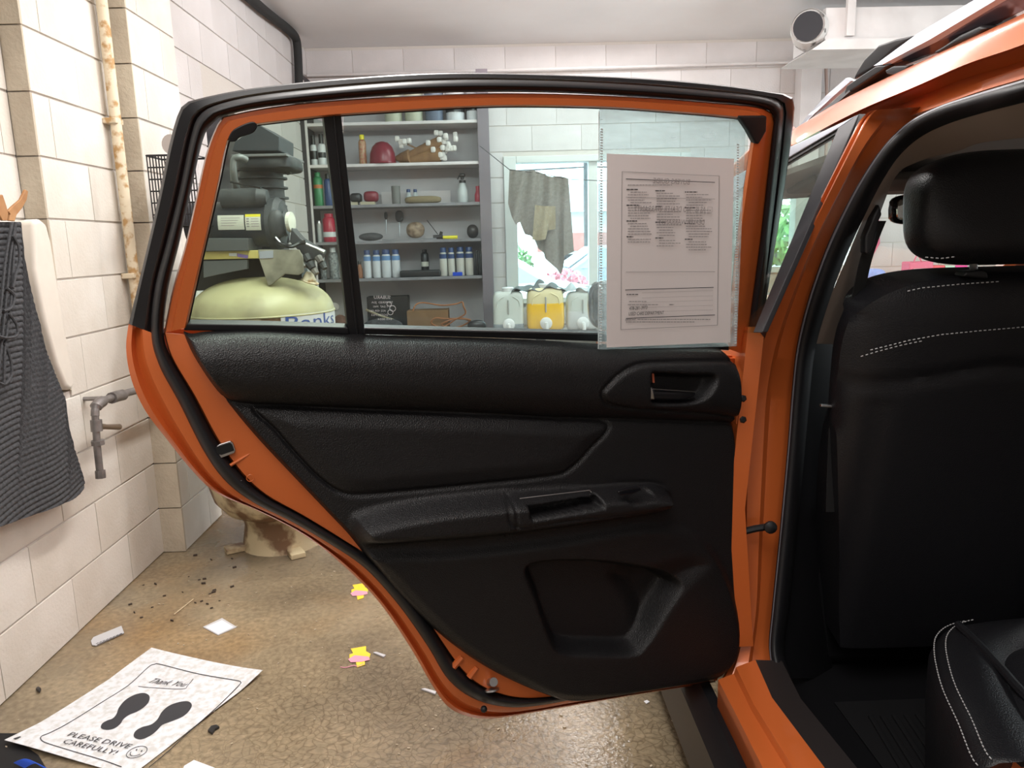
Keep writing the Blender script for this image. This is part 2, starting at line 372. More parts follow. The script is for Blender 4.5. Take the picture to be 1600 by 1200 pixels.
W3 = struct(MB().box(1.95, 2.01, YW-.02, YW+.1, .95, 1.75).build('window_3', fx, bevel=.004)); MB().box(2.89, 2.95, YW-.02, YW+.1, .95, 1.75).build('side_jamb', fx, W3, bevel=.004); MB().box(2.01, 2.89, YW-.02, YW+.1, .95, 1.0).build('sill', fx, W3, bevel=.004); MB().box(2.01, 2.89, YW-.02, YW+.1, 1.70, 1.75).build('head_jamb', fx, W3, bevel=.004); MB().box(2.01, 2.89, YW+.05, YW+.056, 1.0, 1.70).build('pane', PANE, W3)
# ================================================================== CAR
car = thing('car', 'orange hatchback at the right with its rear door wide open', 'car', (1.0, 1.4, 0))
# --- open rear door: hinge line, direction along the door, normal to its inner face
ang = math.radians(20); DO = Vector((.44, 1.35, 0)); du = Vector((-math.cos(ang), -math.sin(ang), 0)); dn = Vector((math.sin(ang), -math.cos(ang), 0)); UZ = Vector((0, 0, 1))
def low(px, py, w=0): return onplane(px, py, DO+dn*w, dn)
def sz(p): q = p-DO; return q.dot(du), q.z
P1, P2 = low(290, 512), low(1145, 541)
tl = math.tan(math.radians(15)); e1 = (P2-P1).normalized(); e2 = (UZ+dn*tl).normalized(); nup = e1.cross(e2).normalized()
if nup.dot(dn) < 0: nup = -nup
s1, z1_ = sz(P1); s2, z2_ = sz(P2)
def zbelt(s): return z1_+(z2_-z1_)*(s-s1)/(s2-s1)
def up(px, py, w=0): return onplane(px, py, P1+nup*w, nup)
def dsurf(px, py, w=0):
    p = low(px, py, w); s, z = sz(p)
    return up(px, py, w) if z > zbelt(s) else p
def dpts(l, w=0, n=5, fn=None, sm=True):
    fn = fn or dsurf
    q = catmull([(x, y, 0) for x, y in l], n) if sm else [Vector((x, y, 0)) for x, y in l]
    return [fn(v.x, v.y, w) for v in q]
def pxs(l, N, n=6):
    return resample(catmull([(x, y, 0) for x, y in l], n), N)
N_ = 120
# closed door contours, all starting at lower front (right) corner under the trim, going left, up the rear edge, over the top and down the front
LOW_OUT = [(1118,1066),(1010,1083),(905,1101),(830,1114),(770,1123),(730,1119),(700,1104),(676,1072),(640,1010),(590,938),(530,878),(470,833),(400,797),(338,770),(300,735),(262,688),(226,640),(205,592),(197,545),(201,506)]
UP_OUT = [(201,506),(222,420),(245,320),(266,220),(282,170),(300,157),(400,137),(560,121),(700,114),(850,116),(1000,122),(1120,132),(1205,144),(1238,152),(1240,185),(1228,280),(1212,380),(1196,480),(1186,560)]
SEAL_O = [(1115,1062),(1010,1078),(905,1092),(840,1103),(790,1105),(740,1092),(700,1062),(668,1010),(622,945),(570,888),(515,850),(455,815),(395,785),(352,752),(318,705),(280,630),(248,570),(236,520),(242,450),(260,380),(280,300),(298,215),(312,180),(345,162),(420,147),(560,133),(700,125),(850,126),(1000,133),(1120,143),(1195,152),(1222,165),(1222,200),(1212,300),(1200,400),(1188,500),(1180,560)]
SEAL_I = [(1113,1056),(1010,1071),(905,1083),(845,1091),(800,1090),(755,1075),(722,1048),(688,1000),(645,935),(590,880),(532,842),(470,805),(415,775),(378,742),(340,690),(303,620),(268,560),(256,520),(263,450),(280,380),(298,300),(318,215),(335,190),(352,180),(420,166),(560,152),(700,144),(850,144),(1000,151),(1120,160),(1185,167),(1209,180),(1208,210),(1198,300),(1186,400),(1172,500),(1165,560)]
def band(loops, N, thick=None):
    rows = []
    for l, w in loops: rows.append([dsurf(v.x, v.y, w) for v in pxs(l, N)])
    return rows
OUT = LOW_OUT+UP_OUT[1:]
# outer skin (orange, lower half) rolled to the back
def offs(l, k): return l
m = MB()
rowsA = band([(LOW_OUT, -.045)], 100)[0]
outer = rowsA
top_right = dsurf(1150, 560, -.045); skin = outer+[dsurf(240, 512, -.045), dsurf(600, 530, -.045), dsurf(1150, 556, -.045)]
m.prism(skin, -dn*.012)
door = m.build('rear_door', ORANGE, car, smooth=True)
lab(door, 'open orange rear door')
# flange between outer skin edge and weatherstrip
lo_s = SEAL_O[:18]
NF = 90
a = [dsurf(v.x, v.y, -.048) for v in pxs(LOW_OUT, NF)]
a2 = [dsurf(v.x, v.y, -.036) for v in pxs(LOW_OUT, NF)]
b = [dsurf(v.x, v.y, -.030) for v in pxs(lo_s, NF)]
def between(A, B, t, w):
    A = pxs(A, NF); B = pxs(B, NF); return [dsurf(p.x+(q.x-p.x)*t, p.y+(q.y-p.y)*t, w) for p, q in zip(A, B)]
rows = [a, a2, between(LOW_OUT, lo_s, .18, -.030), between(LOW_OUT, lo_s, .34, -.040), between(LOW_OUT, lo_s, .5, -.034), between(LOW_OUT, lo_s, .62, -.018), between(LOW_OUT, lo_s, 1.06, -.014)]
MB().sheet(rows, -dn*.004).build('door_flange', ORANGE, door, smooth=True)
# black frame cap around the window (outer)
N2 = 110
up_seal_o = SEAL_O[17:]; up_seal_i = SEAL_I[17:]
def mixrow(A, B, t, w, N=N2, fn=dsurf):
    A = pxs(A, N); B = pxs(B, N); return [fn(p.x+(q.x-p.x)*t, p.y+(q.y-p.y)*t, w) for p, q in zip(A, B)]
rows = [mixrow(UP_OUT, up_seal_o, 0, -.075), mixrow(UP_OUT, up_seal_o, .0, -.034), mixrow(UP_OUT, up_seal_o, .15, -.024), mixrow(UP_OUT, up_seal_o, .7, -.020), mixrow(UP_OUT, up_seal_o, .85, -.030), mixrow(UP_OUT, up_seal_o, 1.1, -.032)]
MB().sheet(rows, -dn*.006).build('window_frame_cover', BLACKP, door, smooth=True)
# weatherstrip: round bead between SEAL_O and SEAL_I all the way round
NS = 260
A = pxs(SEAL_O, NS); B = pxs(SEAL_I, NS)
rows = []
for k in range(11):
    t = k/10; w = -.016+.022*math.sin(math.pi*t)**.6
    rows.append([dsurf(p.x+(q.x-p.x)*t, p.y+(q.y-p.y)*t, w) for p, q in zip(A, B)])
MB().sheet(rows, -dn*.004).build('weatherstrip', RUBBER, door, smooth=True)
# orange inner shell: lower part from the weatherstrip to under the trim
TRIM_L = [(287,524),(302,556),(330,600),(362,640),(400,685),(440,728),(480,770),(520,812),(545,838),(580,880),(625,932),(670,978),(720,1020),(780,1058),(850,1089),(905,1101)]
inner_lo = [(1113,1056)]+[(1010,1050),(905,1060),(860,1050),(800,1030),(730,990),(680,945),(630,890),(590,845),(550,800),(500,750),(450,695),(400,640),(360,590),(330,555),(312,525)]
A_l = SEAL_I[:18]
r1 = mixrow(A_l, inner_lo, 0, -.014, 90); r2 = mixrow(A_l, inner_lo, .04, -.002, 90); r3 = mixrow(A_l, inner_lo, .5, .002, 90); r4 = mixrow(A_l, inner_lo, 1, .0, 90)
sh = MB().sheet([r1, r2, r3, r4], -dn*.004)
# front closing face beside hinge
sh.prism([dsurf(1140, 560, -.03), dsurf(1180, 560, -.03), dsurf(1165, 800, -.03), dsurf(1168, 960, -.03), dsurf(1120, 1064, -.03), dsurf(1100, 1050, -.03), dsurf(1130, 800, -.03)], -dn*.02)
sh.build('inner_shell', ORANGE, door, smooth=True)
# raised ribs on the shell, latch opening, slot, rubber plugs, striker pin
for pts_, o1, r1_ in ((((360,727),(380,715),(397,704)), -.0015, .0025), (((708,1042),(722,1026)), -.001, .006), (((733,1058),(745,1042)), -.001, .006)): MB().tube([dsurf(*q, o1) for q in pts_], r1_, 8).build('shell_rib', ORANGE, door, smooth=True)
m = MB(); pl = [(339,697),(344,694),(360,689),(364,692),(368,704),(366,708),(345,716),(341,714)]
m.prism(dpts(pl, .004, sm=False), -dn*.004); lab(m.build('latch_plate', STEEL, door, bevel=.0008), 'bright latch surround')
m = MB(); m.prism(dpts([(337,700),(343,697),(359,692),(363,695),(366,704),(346,711),(339,709)], .0055, sm=False), -dn*.006); m.build('latch_opening', mat('hole_black', (.003, .003, .003), .9), door)
m = MB(); m.prism(dpts([(372,752),(378,750),(383,755),(390,761),(389,767),(382,768),(376,764)], .0035, sm=False), -dn*.003); m.build('slot', GLOSSB, door, bevel=.0008)
def ring(c, r, t, w, mt, nm):
    ctr = dsurf(*c, w); pts = [ctr+(du*math.cos(k*math.tau/16)+UZ*math.sin(k*math.tau/16))*r for k in range(16)]
    MB().tube(pts, t, 6, closed=True).build(nm, mt, door, smooth=True)
ring((391, 747), .005, .0006, .004, ORANGE, 'pressed_ring')
ctr = dsurf(768, 1070, .004)
m = MB(); m.tube([ctr-dn*.01, ctr+dn*.012+UZ*.012], .0075, 12); m.lathe([(.006, 0), (.0125, .001), (.0125, .004), (.004, .006)], ctr+UZ*-.006+dn*.001, 16, dn*.4-UZ); m.build('alignment_pin', STEEL, door, smooth=True)
m = MB(); m.sup(dsurf(756, 1108, -.005), (.006, .006, .006), 1, 10, 8); m.build('bump_stop', RUBBER, door, smooth=True)
# orange window ring
W_IN = [(292,512),(308,440),(325,365),(343,285),(354,232),(362,212),(385,198),(450,189),(520,181),(640,173),(780,166),(940,168),(1060,176),(1130,182),(1166,188),(1176,205),(1172,240),(1160,320),(1150,400),(1143,480),(1138,545)]
R_OUT = [(256,520),(270,450),(290,380),(306,310),(322,240),(342,190),(356,181),(420,168),(520,157),(700,147),(850,146),(1000,152),(1120,161),(1188,168),(1209,182),(1206,220),(1198,290),(1188,380),(1176,470),(1166,555)]
rows = [mixrow(R_OUT, W_IN, 0, -.012), mixrow(R_OUT, W_IN, .08, -.004), mixrow(R_OUT, W_IN, .30, -.003), mixrow(R_OUT, W_IN, .38, .004), mixrow(R_OUT, W_IN, .9, .005), mixrow(R_OUT, W_IN, 1.0, 0), mixrow(R_OUT, W_IN, 1.0, -.028)]
MB().sheet(rows, -dn*.003).build('window_surround', ORANGE, door, smooth=True)
# glass run channel (black) just inside the orange ring
rows = [[up(v.x, v.y, w) for v in pxs([(x+dx*0, y) for x, y in W_IN], N2)] for dx, w in ((0, -.010), (0, -.030))]
ctrx, ctry = 740, 380
rows.insert(1, [up(v.x+(ctrx-v.x)*.006, v.y+(ctry-v.y)*.012, -.012) for v in pxs(W_IN, N2)])
MB().sheet(rows).build('glass_run', RUBBER, door, smooth=True)
# corner caps
m = MB(); m.prism(dpts([(357,215),(365,203),(385,193),(397,191),(402,198),(395,208),(375,215),(368,221),(358,222)], .008, 4, up), -nup*.012); m.build('corner_cap', BLACKP, door, bevel=.002)
m = MB(); m.prism(dpts([(1154,181),(1199,181),(1198,205),(1186,226),(1180,224),(1170,205)], .009, 1, up, False), -nup*.014); m.build('corner_cap', BLACKP, door, bevel=.003)
# glass, divider, belt strips, front black strip
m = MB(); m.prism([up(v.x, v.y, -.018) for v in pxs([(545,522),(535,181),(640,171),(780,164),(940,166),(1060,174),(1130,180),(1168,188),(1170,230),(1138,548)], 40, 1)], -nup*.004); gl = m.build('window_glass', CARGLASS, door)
m = MB(); m.prism([up(v.x, v.y, -.018) for v in pxs([(288,512),(350,225),(370,200),(400,192),(505,181),(548,522)], 30, 1)], -nup*.004); m.build('quarter_glass', CLEARG, door)
m = MB(); m.prism(dpts([(505,180),(533,178),(553,360),(571,524),(545,526),(527,360)], -.004, 1, up, False), -nup*.022); m.prism(dpts([(520,180),(524,180),(561,524),(556,524)], -.001, 1, up, False), -nup*.005); m.build('division_bar', RUBBER, door, bevel=.002)
m = MB(); m.prism(dpts([(288,506),(420,508),(544,512),(546,523),(420,519),(287,517)], .002, 1, up, False), -nup*.02); m.prism(dpts([(568,513),(760,518),(940,522),(1140,540),(1140,548),(940,534),(760,528),(568,523)], .002, 1, up, False), -nup*.02)
m.build('belt_strip', RUBBER, door, bevel=.002)
m = MB(); m.tube([up(*q, .004) for q in ((569,512.5),(760,517),(935,520))], .0012, 6); m.build('belt_lip', mat('dull_aluminium', (.35, .36, .38), .35, .8), door)
# etched mark on the fixed glass corner (mirrored, it is read from outside)
etch = mat('white_ceramic_print', (.75, .76, .78), .6)
xd = up(585, 470, 0)-up(640, 470, 0)
def etext(t, x1, y, wpx, h, nm='etched_mark'):
    o = up(x1, y, -.0145); text(t, o, (xd-nup*xd.dot(nup)), e2, h, etch, nm, door, width=(up(x1, y, 0)-up(x1-wpx, y, 0)).length)
etext('SUBARU', 610, 467, 26, .0075); etext('TEMPERED  JDA', 614, 474, 34, .0045); etext('T-5AF  M41', 607, 480.5, 24, .0045); etext('AS2 43R-001', 603, 487, 26, .0045); etext('DOT20-M53', 606, 493.5, 26, .0045); etext('E43 0034', 612, 500, 22, .0045)
def ering(x, y, r): 
    c = up(x, y, -.0145); MB().tube([c+(e1*math.cos(k*math.tau/16)+e2*math.sin(k*math.tau/16))*r for k in range(16)], .0004, 4, closed=True).build('etched_circle', etch, door)
ering(608, 475, .0035); ering(613.5, 482, .0045); ering(610, 488, .004)
# --- trim panel as a real relief
def S_(l): return np.array([sz(low(x, y, .015)) for x, y in l])
def dens(l, closed=False): 
    q = catmull([(x, y, 0) for x, y in l], 6, closed); return [(v.x, v.y) for v in q]
bot = S_(dens(TRIM_L+[(1010,1083),(1118,1066),(1140,1042),(1158,1010),(1166,960)])); topc = S_(dens([(284,518),(300,523),(330,519),(420,517),(560,524),(800,531),(950,539),(1060,541),(1120,543),(1137,550),(1147,566)]))
rightc = S_([(1147,560),(1149,650),(1156,720),(1160,820),(1166,900),(1166,960)])
smax = bot[0, 0]; smin = bot[-1, 0]
o_ = np.argsort(bot[:, 0]); bs, bz = bot[o_, 0], bot[o_, 1]; o_ = np.argsort(topc[:, 0]); ts, tz = topc[o_, 0], topc[o_, 1]
o_ = np.argsort(rightc[:, 1]); rz, rs = rightc[o_, 1], rightc[o_, 0]
NU, NV = 300, 230
U = np.linspace(smin, smax, NU); T = np.linspace(0, 1, NV)
zb = np.interp(U, bs, bz); 
kt = (smax-np.interp(tz[-1] if False else tz.min(), rz, rs))/(smax-smin); dense_top = np.interp(smax-(smax-U)*kt, ts, tz)
Zg = zb[:, None]*(1-T)+dense_top[:, None]*T
Rb = np.interp(Zg, rz, rs)          # s of the front edge at this height
Sg = smax-(smax-U)[:, None]*(smax-Rb)/(smax-smin)
Sg = Sg
def sdf(poly, X, Z):
    d = np.full(X.shape, 1e9); ins = np.zeros(X.shape, bool); n = len(poly)
    for i in range(n):
        a, b = poly[i], poly[(i+1) % n]; e = b-a; L2 = (e*e).sum()+1e-12
        t = np.clip(((X-a[0])*e[0]+(Z-a[1])*e[1])/L2, 0, 1); d = np.minimum(d, np.hypot(X-a[0]-t*e[0], Z-a[1]-t*e[1]))
        c = ((a[1] > Z) != (b[1] > Z)) & (X < (b[0]-a[0])*(Z-a[1])/((b[1]-a[1])+1e-12)+a[0]); ins ^= c
    return np.where(ins, d, -d)
def ss(x): x = np.clip(x, 0, 1); return x*x*(3-2*x)
outl = np.vstack([bot, rightc[::-1][1:], topc[::-1]])
crease = S_(dens([(350,622),(365,628),(410,633),(600,640),(760,646),(860,652),(1000,656),(1150,662)]))
o_ = np.argsort(crease[:, 0]); cz = np.interp(Sg, crease[o_, 0], crease[o_, 1])
tp = np.interp(Sg, ts, tz)
h = np.full(Sg.shape, .012)
t = (Zg-cz)/(tp-cz)
roll = np.where(t > 0, .030*(1-np.abs(2*np.clip(t, 0, 1)-1)**2.6), 0)
h += roll + np.where(t <= 0, .004*ss(-t*4), 0)
h -= .006*np.exp(-((Zg-cz)/.0035)**2)
ins = sdf(S_(dens([(402,637),(430,672),(470,718),(500,748),(530,768),(562,773),(640,767),(740,757),(860,744),(892,732),(922,702),(950,662),(860,655),(700,648),(520,641)], True)), Sg, Zg)
h += .005*ss(ins/.03) - .005*np.exp(-(ins/.0028)**2)
arm = sdf(S_(dens([(545,812),(565,795),(640,778),(740,766),(860,757),(990,751),(1035,755),(1048,770),(1043,790),(1020,803),(900,822),(780,838),(660,848),(575,853),(550,838)], True)), Sg, Zg)
h += .048*ss(arm/.028)
plate = sdf(S_(dens([(790,771),(880,762),(990,754),(1030,757),(1040,768),(1030,780),(960,790),(870,800),(790,809)], True)), Sg, Zg)
h -= .004*np.exp(-(plate/.0025)**2)
cup = sdf(S_([(810,780),(922,767),(925,781),(812,799)]), Sg, Zg); h -= .040*ss((cup+.001)/.006)
cup2 = sdf(S_(dens([(962,767),(985,760),(1005,759),(1008,768),(990,775),(965,777)], True)), Sg, Zg); h -= .010*ss(cup2/.006)
seam = S_([(790,770),(791,838)]); dd = np.abs(Sg-seam[0, 0]); h -= np.where((Zg < seam[0, 1]) & (Zg > seam[1, 1]), .003*np.exp(-(dd/.002)**2), 0)
ledge = sdf(S_(dens([(548,860),(700,855),(860,838),(1010,815),(1090,830),(1140,900),(1160,1000),(1120,1060),(905,1096),(800,1062),(700,1000),(600,900)], True)), Sg, Zg)
h += .010*ss(ledge/.02)
pock = sdf(S_(dens([(818,880),(832,938),(856,1004),(878,1021),(930,1024),(985,1023),(1008,1006),(1040,955),(1064,915),(1048,895),(1000,878),(900,868)], True)), Sg, Zg)
sl = S_([(830,940),(1040,915)])
h -= .042*ss(pock/.022)
slant = sdf(S_(dens([(960,900),(1070,860),(1110,880),(1065,930),(1010,1005),(985,960)], True)), Sg, Zg); h -= .012*ss(slant/.045)
bz_ = sdf(S_(dens([(930,612),(938,598),(955,582),(975,571),(1000,565),(1060,563),(1137,563),(1144,575),(1148,610),(1149,648),(1100,644),(1000,637),(945,629)], True)), Sg, Zg)
h += .004*ss(bz_/.006) - .005*np.exp(-(bz_/.0025)**2)
bowl = sdf(S_(dens([(1004,580),(1020,577),(1060,579),(1098,580),(1106,587),(1102,602),(1090,618),(1070,627),(1040,629),(1008,627),(1003,610)], True)), Sg, Zg); h -= .030*ss((bowl+.001)/.012)
ed = sdf(outl, Sg, Zg); h = -.004+(h+.004)*np.sqrt(ss((ed+.001)/.010))
P = np.array(DO)[None, None]+Sg[..., None]*np.array(du)+h[..., None]*np.array(dn)+Zg[..., None]*np.array((0, 0, 1))
me = bpy.data.meshes.new('trim_panel'); vv = P.reshape(-1, 3)
idx = np.arange(NU*NV).reshape(NU, NV); fc = np.stack([idx[:-1, :-1], idx[:-1, 1:], idx[1:, 1:], idx[1:, :-1]], -1).reshape(-1, 4)
me.from_pydata([tuple(q) for q in vv], [], [tuple(int(k) for k in q) for q in fc]); me.materials.append(TRIM)
for p in me.polygons: p.use_smooth = True
tp_ = bpy.data.objects.new('trim_panel', me); C.objects.link(tp_); setpar(tp_, door)
def hat(px, py):   # relief height at a pixel, for seating hardware
    s, z = sz(low(px, py, .02)); k = np.argmin((Sg-s)**2+(Zg-z)**2); return float(h.flat[k])
# handle, lock, switch plate
m = MB(); m.prism([low(*q, .040) for q in ((1003,605),(1020,603),(1024,610),(1086,612),(1089,617),(1080,622),(1062,626),(1004,624))], -dn*.008); m.build('inner_handle', GLOSSB, door, bevel=.003)
m = MB(); m.prism([low(*q, .042) for q in ((1003,605),(1018,604),(1022,612),(1024,625),(1004,624))], -dn*.006); lab(m.build('handle_end', CHROME, door, bevel=.002), 'chrome end of the inner handle')
m = MB(); m.tube([low(*q, .041) for q in ((1020,608),(1050,610),(1086,612.5))], .0012, 6); m.build('handle_edge', CHROME, door)
m = MB(); m.prism([low(*q, .030) for q in ((1009,581),(1020,580),(1022,600),(1010,600))], -dn*.008); m.build('lock_button', GLOSSB, door, bevel=.002)
m = MB(); m.prism([low(*q, .0315) for q in ((1019,584),(1022,584),(1023,598),(1020,598))], -dn*.003); lab(m.build('lock_mark', mat('red_mark', (.5, .12, .06), .4), door), 'red mark beside the lock button')
m = MB(); m.tube([low(*q, .057) for q in ((812,779),(870,772),(921,766),(924,769))], .0008, 5); m.build('pull_cup_edge', STEEL, door)
m = MB(); m.prism([low(*q, .062) for q in ((966,768),(985,762),(1000,761),(1003,766),(988,772),(968,775))], -dn*.006); m.build('window_switch', GLOSSB, door, bevel=.002)
# hinges / check strap
m = MB(); m.prism([AY(*q, 1.335) for q in ((1150,612),(1162,610),(1170,622),(1173,650),(1168,668),(1150,664))], (0, .02, 0)); hg = m.build('upper_hinge', ORANGE, door, bevel=.003)
for yy in (622, 655): MB().lathe([(.007, 0), (.007, .004), (.004, .006)], AY(1160, yy, 1.334), 6, (0, -1, 0)).build('hinge_bolt', DARKM, hg)
m = MB(); m.tube([AY(*q, 1.34) for q in ((1155,832),(1180,826),(1205,822))], .007, 8); m.lathe([(.008, -.004), (.012, 0), (.012, .006), (.006, .010)], AY(1203, 823, 1.33), 12, (0, -1, 0)); m.build('door_check_strap', DARKM, door, smooth=True)
m = MB(); m.tube([AY(*q, 1.35) for q in ((1160,590),(1168,565),(1182,552))], .005, 8); m.tube([AY(*q, 1.355) for q in ((1153,605),(1160,580),(1170,556))], .004, 8); m.build('wiring_boot', MAROON, door, smooth=True)

# --- body side
def side(px, py, dx=0):   # upper body plane with tumblehome
    return onplane(px, py, (.45+dx, 0, 1.1), (1, 0, -.40))
JL = [(1366,172),(1352,188),(1330,230),(1290,310),(1250,390),(1215,470),(1188,540),(1170,620),(1166,700),(1164,830),(1164,950),(1150,1030),(1128,1080)]
JS = [(1455,166),(1425,186),(1372,240),(1335,300),(1295,385),(1265,470),(1248,540),(1240,610),(1232,700),(1220,830),(1208,950),(1203,1015),(1214,1070)]
JY = [1.12,1.15,1.17,1.22,1.27,1.32,1.36,1.38,1.38,1.37,1.36,1.34,1.30]
def jrow(t, dy): return catmull([AY(l[0]+(s[0]-l[0])*t, l[1]+(s[1]-l[1])*t, y+dy) for l, s, y in zip(JL, JS, JY)], 6)
bp_ = MB().sheet([jrow(.0, .05), jrow(.0, .006), jrow(.05, .0), jrow(.40, -.003), jrow(.50, .010), jrow(.95, .012), jrow(1.18, .02)], (0, .02, 0)).build('door_pillar', ORANGE, car, smooth=True)
# sill
so = [AZ(1122, 1062, .44), AZ(1152, 1120, .44), AZ(1195, 1206, .44), AZ(1300, 1420, .44)]
si = [AZ(1180, 1040, .455), AZ(1206, 1100, .455), AZ(1283, 1204, .455), AZ(1440, 1420, .455)]
mid = [a.lerp(b, .42) for a, b in zip(so, si)]; mid2 = [a.lerp(b, .47) for a, b in zip(so, si)]
MB().sheet([[q+Vector((0, 0, -.10)) for q in so], so, [q+Vector((0, 0, .0)) for q in mid], [q+Vector((0, 0, .012)) for q in mid2], [q+Vector((0, 0, .012)) for q in si]], (0.0, 0, -.02)).build('door_sill', ORANGE, car, smooth=True)
cl = [q+Vector((-.012, 0, -.055)) for q in so]; cl = [cl[0]+Vector((0, 1.4, 0))]+cl
MB().sheet([cl, [q+Vector((-.03, 0, -.03)) for q in cl], [q+Vector((-.03, 0, -.15)) for q in cl], [q+Vector((.08, 0, -.19)) for q in cl]], (.02, 0, 0)).build('sill_cladding', BLACKP, car, smooth=True)
# cant rail: bands between traced lines, each on its own X plane
def xl(l, X, n=24): return [AX(v.x, v.y, X) for v in pxs(l, n, 4)]
L0 = [(1236,205),(1316,156),(1431,100),(1600,21),(1720,-35)]
L1 = [(1236,228),(1339,174),(1433,134),(1510,100),(1600,69),(1720,18)]
L2 = [(1300,205),(1352,186),(1440,150),(1510,122),(1600,95),(1720,52)]
L3 = [(1300,212),(1368,190),(1440,162),(1520,132),(1600,104),(1720,62)]
L4 = [(1300,225),(1395,190),(1460,168),(1530,143),(1600,122),(1720,84)]
L5 = [(1300,230),(1420,195),(1480,172),(1530,156),(1600,135),(1720,98)]
MB().sheet([xl(L0, .70), xl([(x, y+3) for x, y in L0], .66), xl([(x, y+14) for x, y in L0], .62), xl(L1, .60), xl([(x, y+4) for x, y in L1], .635), xl(L2, .65), xl(L3, .625), xl(L4, .622), xl(L5, .66)]).build('roof_side_rail', ORANGE, car, smooth=True)
r0 = xl(L0, .70); MB().sheet([r0, [q+Vector((.25, 0, .05)) for q in r0], [q+Vector((.9, 0, .06)) for q in r0], [Vector((1.80-.1, q.y, q.z)) for q in r0]], (0, 0, -.01)).build('roof_panel', ORANGE, car, smooth=True)
# front part of roof and windscreen pillar
fr = [Vector((.62, 1.66, 1.455)), Vector((.60, 1.85, 1.40)), Vector((.56, 2.1, 1.28)), Vector((.52, 2.4, 1.12)), Vector((.49, 2.6, 1.02))]
MB().tube([r0[0]]+fr, [.012, .03, .03, .03, .03, .03], 8).build('windscreen_pillar', ORANGE, car, smooth=True)
MB().tube([Vector((1.95-q.x+.2, q.y, q.z)) for q in [r0[0]]+fr], .03, 8).build('windscreen_pillar', ORANGE, car, smooth=True)
# front door: body-side skin, window frame, glass, applique
fd = MB().sheet([[Vector((.45, 1.33, .47)), Vector((.44, 1.9, .47)), Vector((.45, 2.55, .50))], [Vector((.425, 1.33, .75)), Vector((.415, 1.9, .75)), Vector((.43, 2.55, .75))], [Vector((.45, 1.33, 1.09)), Vector((.44, 1.9, 1.06)), Vector((.46, 2.55, 1.0))]], (.03, 0, 0)).build('front_door', ORANGE, car, smooth=True)
MB().prism([side(*q) for q in ((1309,200),(1342,178),(1190,520),(1176,520))], (.012, 0.004, 0)).build('window_post', APPL, fd, bevel=.002)
MB().prism([side(*q) for q in ((1342,178),(1312,199),(1224,251),(1130,312),(1130,285),(1224,234))], (.012, 0, 0)).build('window_top_frame', SILVER, fd, bevel=.002)
MB().prism([side(*q, .004) for q in ((1309,202),(1306,209),(1224,258),(1130,320),(1130,308),(1224,249))], (.012, 0, 0)).build('window_seal', RUBBER, fd)
MB().prism([side(*q, .006) for q in ((1312,200),(1185,520),(1080,520),(1080,345),(1224,252))], (.004, 0, 0)).build('window_glass', CLEARG, fd)
MB().sheet([[side(*q, .001) for q in ((1342,178),(1278,302),(1228,415),(1188,520))], [AY(*q[:2], q[2]) for q in ((1372,178,1.17),(1302,300,1.235),(1248,405,1.30),(1196,530,1.37))]]).build('rear_edge_seal', RUBBER, fd)
# mirror on the front door
c = AY(952, 476, 2.1)
m = MB(); m.sup(c, (.058, .075, .068), .6, 20, 12); m.tube([c+Vector((.05, .0, -.05)), Vector((.43, 2.15, 1.02))], .022, 8); m.build('side_mirror', GLOSSB, car, smooth=True)
# bonnet and wing further forward
MB().sheet([[Vector((.46, 2.5, 1.0)), Vector((.47, 3.0, .95)), Vector((.52, 3.5, .86)), Vector((.62, 3.75, .74))], [Vector((.60, 2.5, 1.03)), Vector((.62, 3.0, .99)), Vector((.66, 3.5, .90)), Vector((.72, 3.78, .78))], [Vector((1.15, 2.5, 1.05)), Vector((1.15, 3.0, 1.02)), Vector((1.15, 3.5, .93)), Vector((1.15, 3.85, .80))], [Vector((1.80, 2.5, 1.0)), Vector((1.80, 3.0, .95)), Vector((1.75, 3.5, .86)), Vector((1.65, 3.75, .74))]], (0, 0, -.02)).build('bonnet', ORANGE, car, smooth=True)
MB().prism([(.455, 2.5, .45), (.455, 2.62, .45), (.455, 2.72, .66), (.455, 2.95, .76), (.455, 3.18, .66), (.455, 3.28, .42), (.50, 3.75, .45), (.50, 3.74, .74), (.47, 3.3, .90), (.455, 2.5, 1.0)], (.02, 0, 0)).build('front_wing', ORANGE, car)
m = MB(); m.lathe([(.20, 0), (.32, .0), (.335, .03), (.335, .17), (.32, .2), (.2, .2)], (.47, 2.95, .335), 28, (1, 0, 0)); m.build('front_wheel', RUBBER, car, smooth=True)
MB().prism([(.62, 3.77, .3), (1.68, 3.77, .3), (1.68, 3.77, .74), (.62, 3.77, .74)], (0, .05, 0)).build('front_bumper', ORANGE, car, bevel=.02)
# roof rack rail
def xr(l, X): return [AX(x, y, X) for x, y in l]
m = MB(); m.sheet([xr([(1365,103),(1433,53),(1522,0),(1640,-66)], .72), xr([(1378,101),(1452,62),(1556,0),(1680,-66)], .71), xr([(1390,101),(1462,66),(1572,0),(1690,-62)], .715)], (.02, 0, .004))
RAIL = m.build('roof_rail', SILVER, car, smooth=True)
MB().sheet([xr([(1390,101),(1462,66),(1572,0),(1700,-66)], .716), xr([(1398,108),(1470,80),(1600,16),(1720,-40)], .735)], (.01, 0, 0)).build('rail_underside', mat('gloss_grey_underside', (.10, .075, .095), .18, .3), RAIL)
MB().prism(xr([(1331,124),(1340,108),(1350,92),(1372,70),(1400,60),(1434,53),(1415,66),(1395,78),(1380,92),(1366,105),(1345,117)], .72), (.05, 0, 0)).build('rail_front_cap', BLACKP, RAIL, bevel=.006)
MB().prism(xr([(1318,150),(1322,134),(1345,118),(1368,103),(1388,101),(1375,112),(1345,132)], .71), (.05, 0, 0)).build('rail_foot', RUBBER, RAIL, bevel=.003)
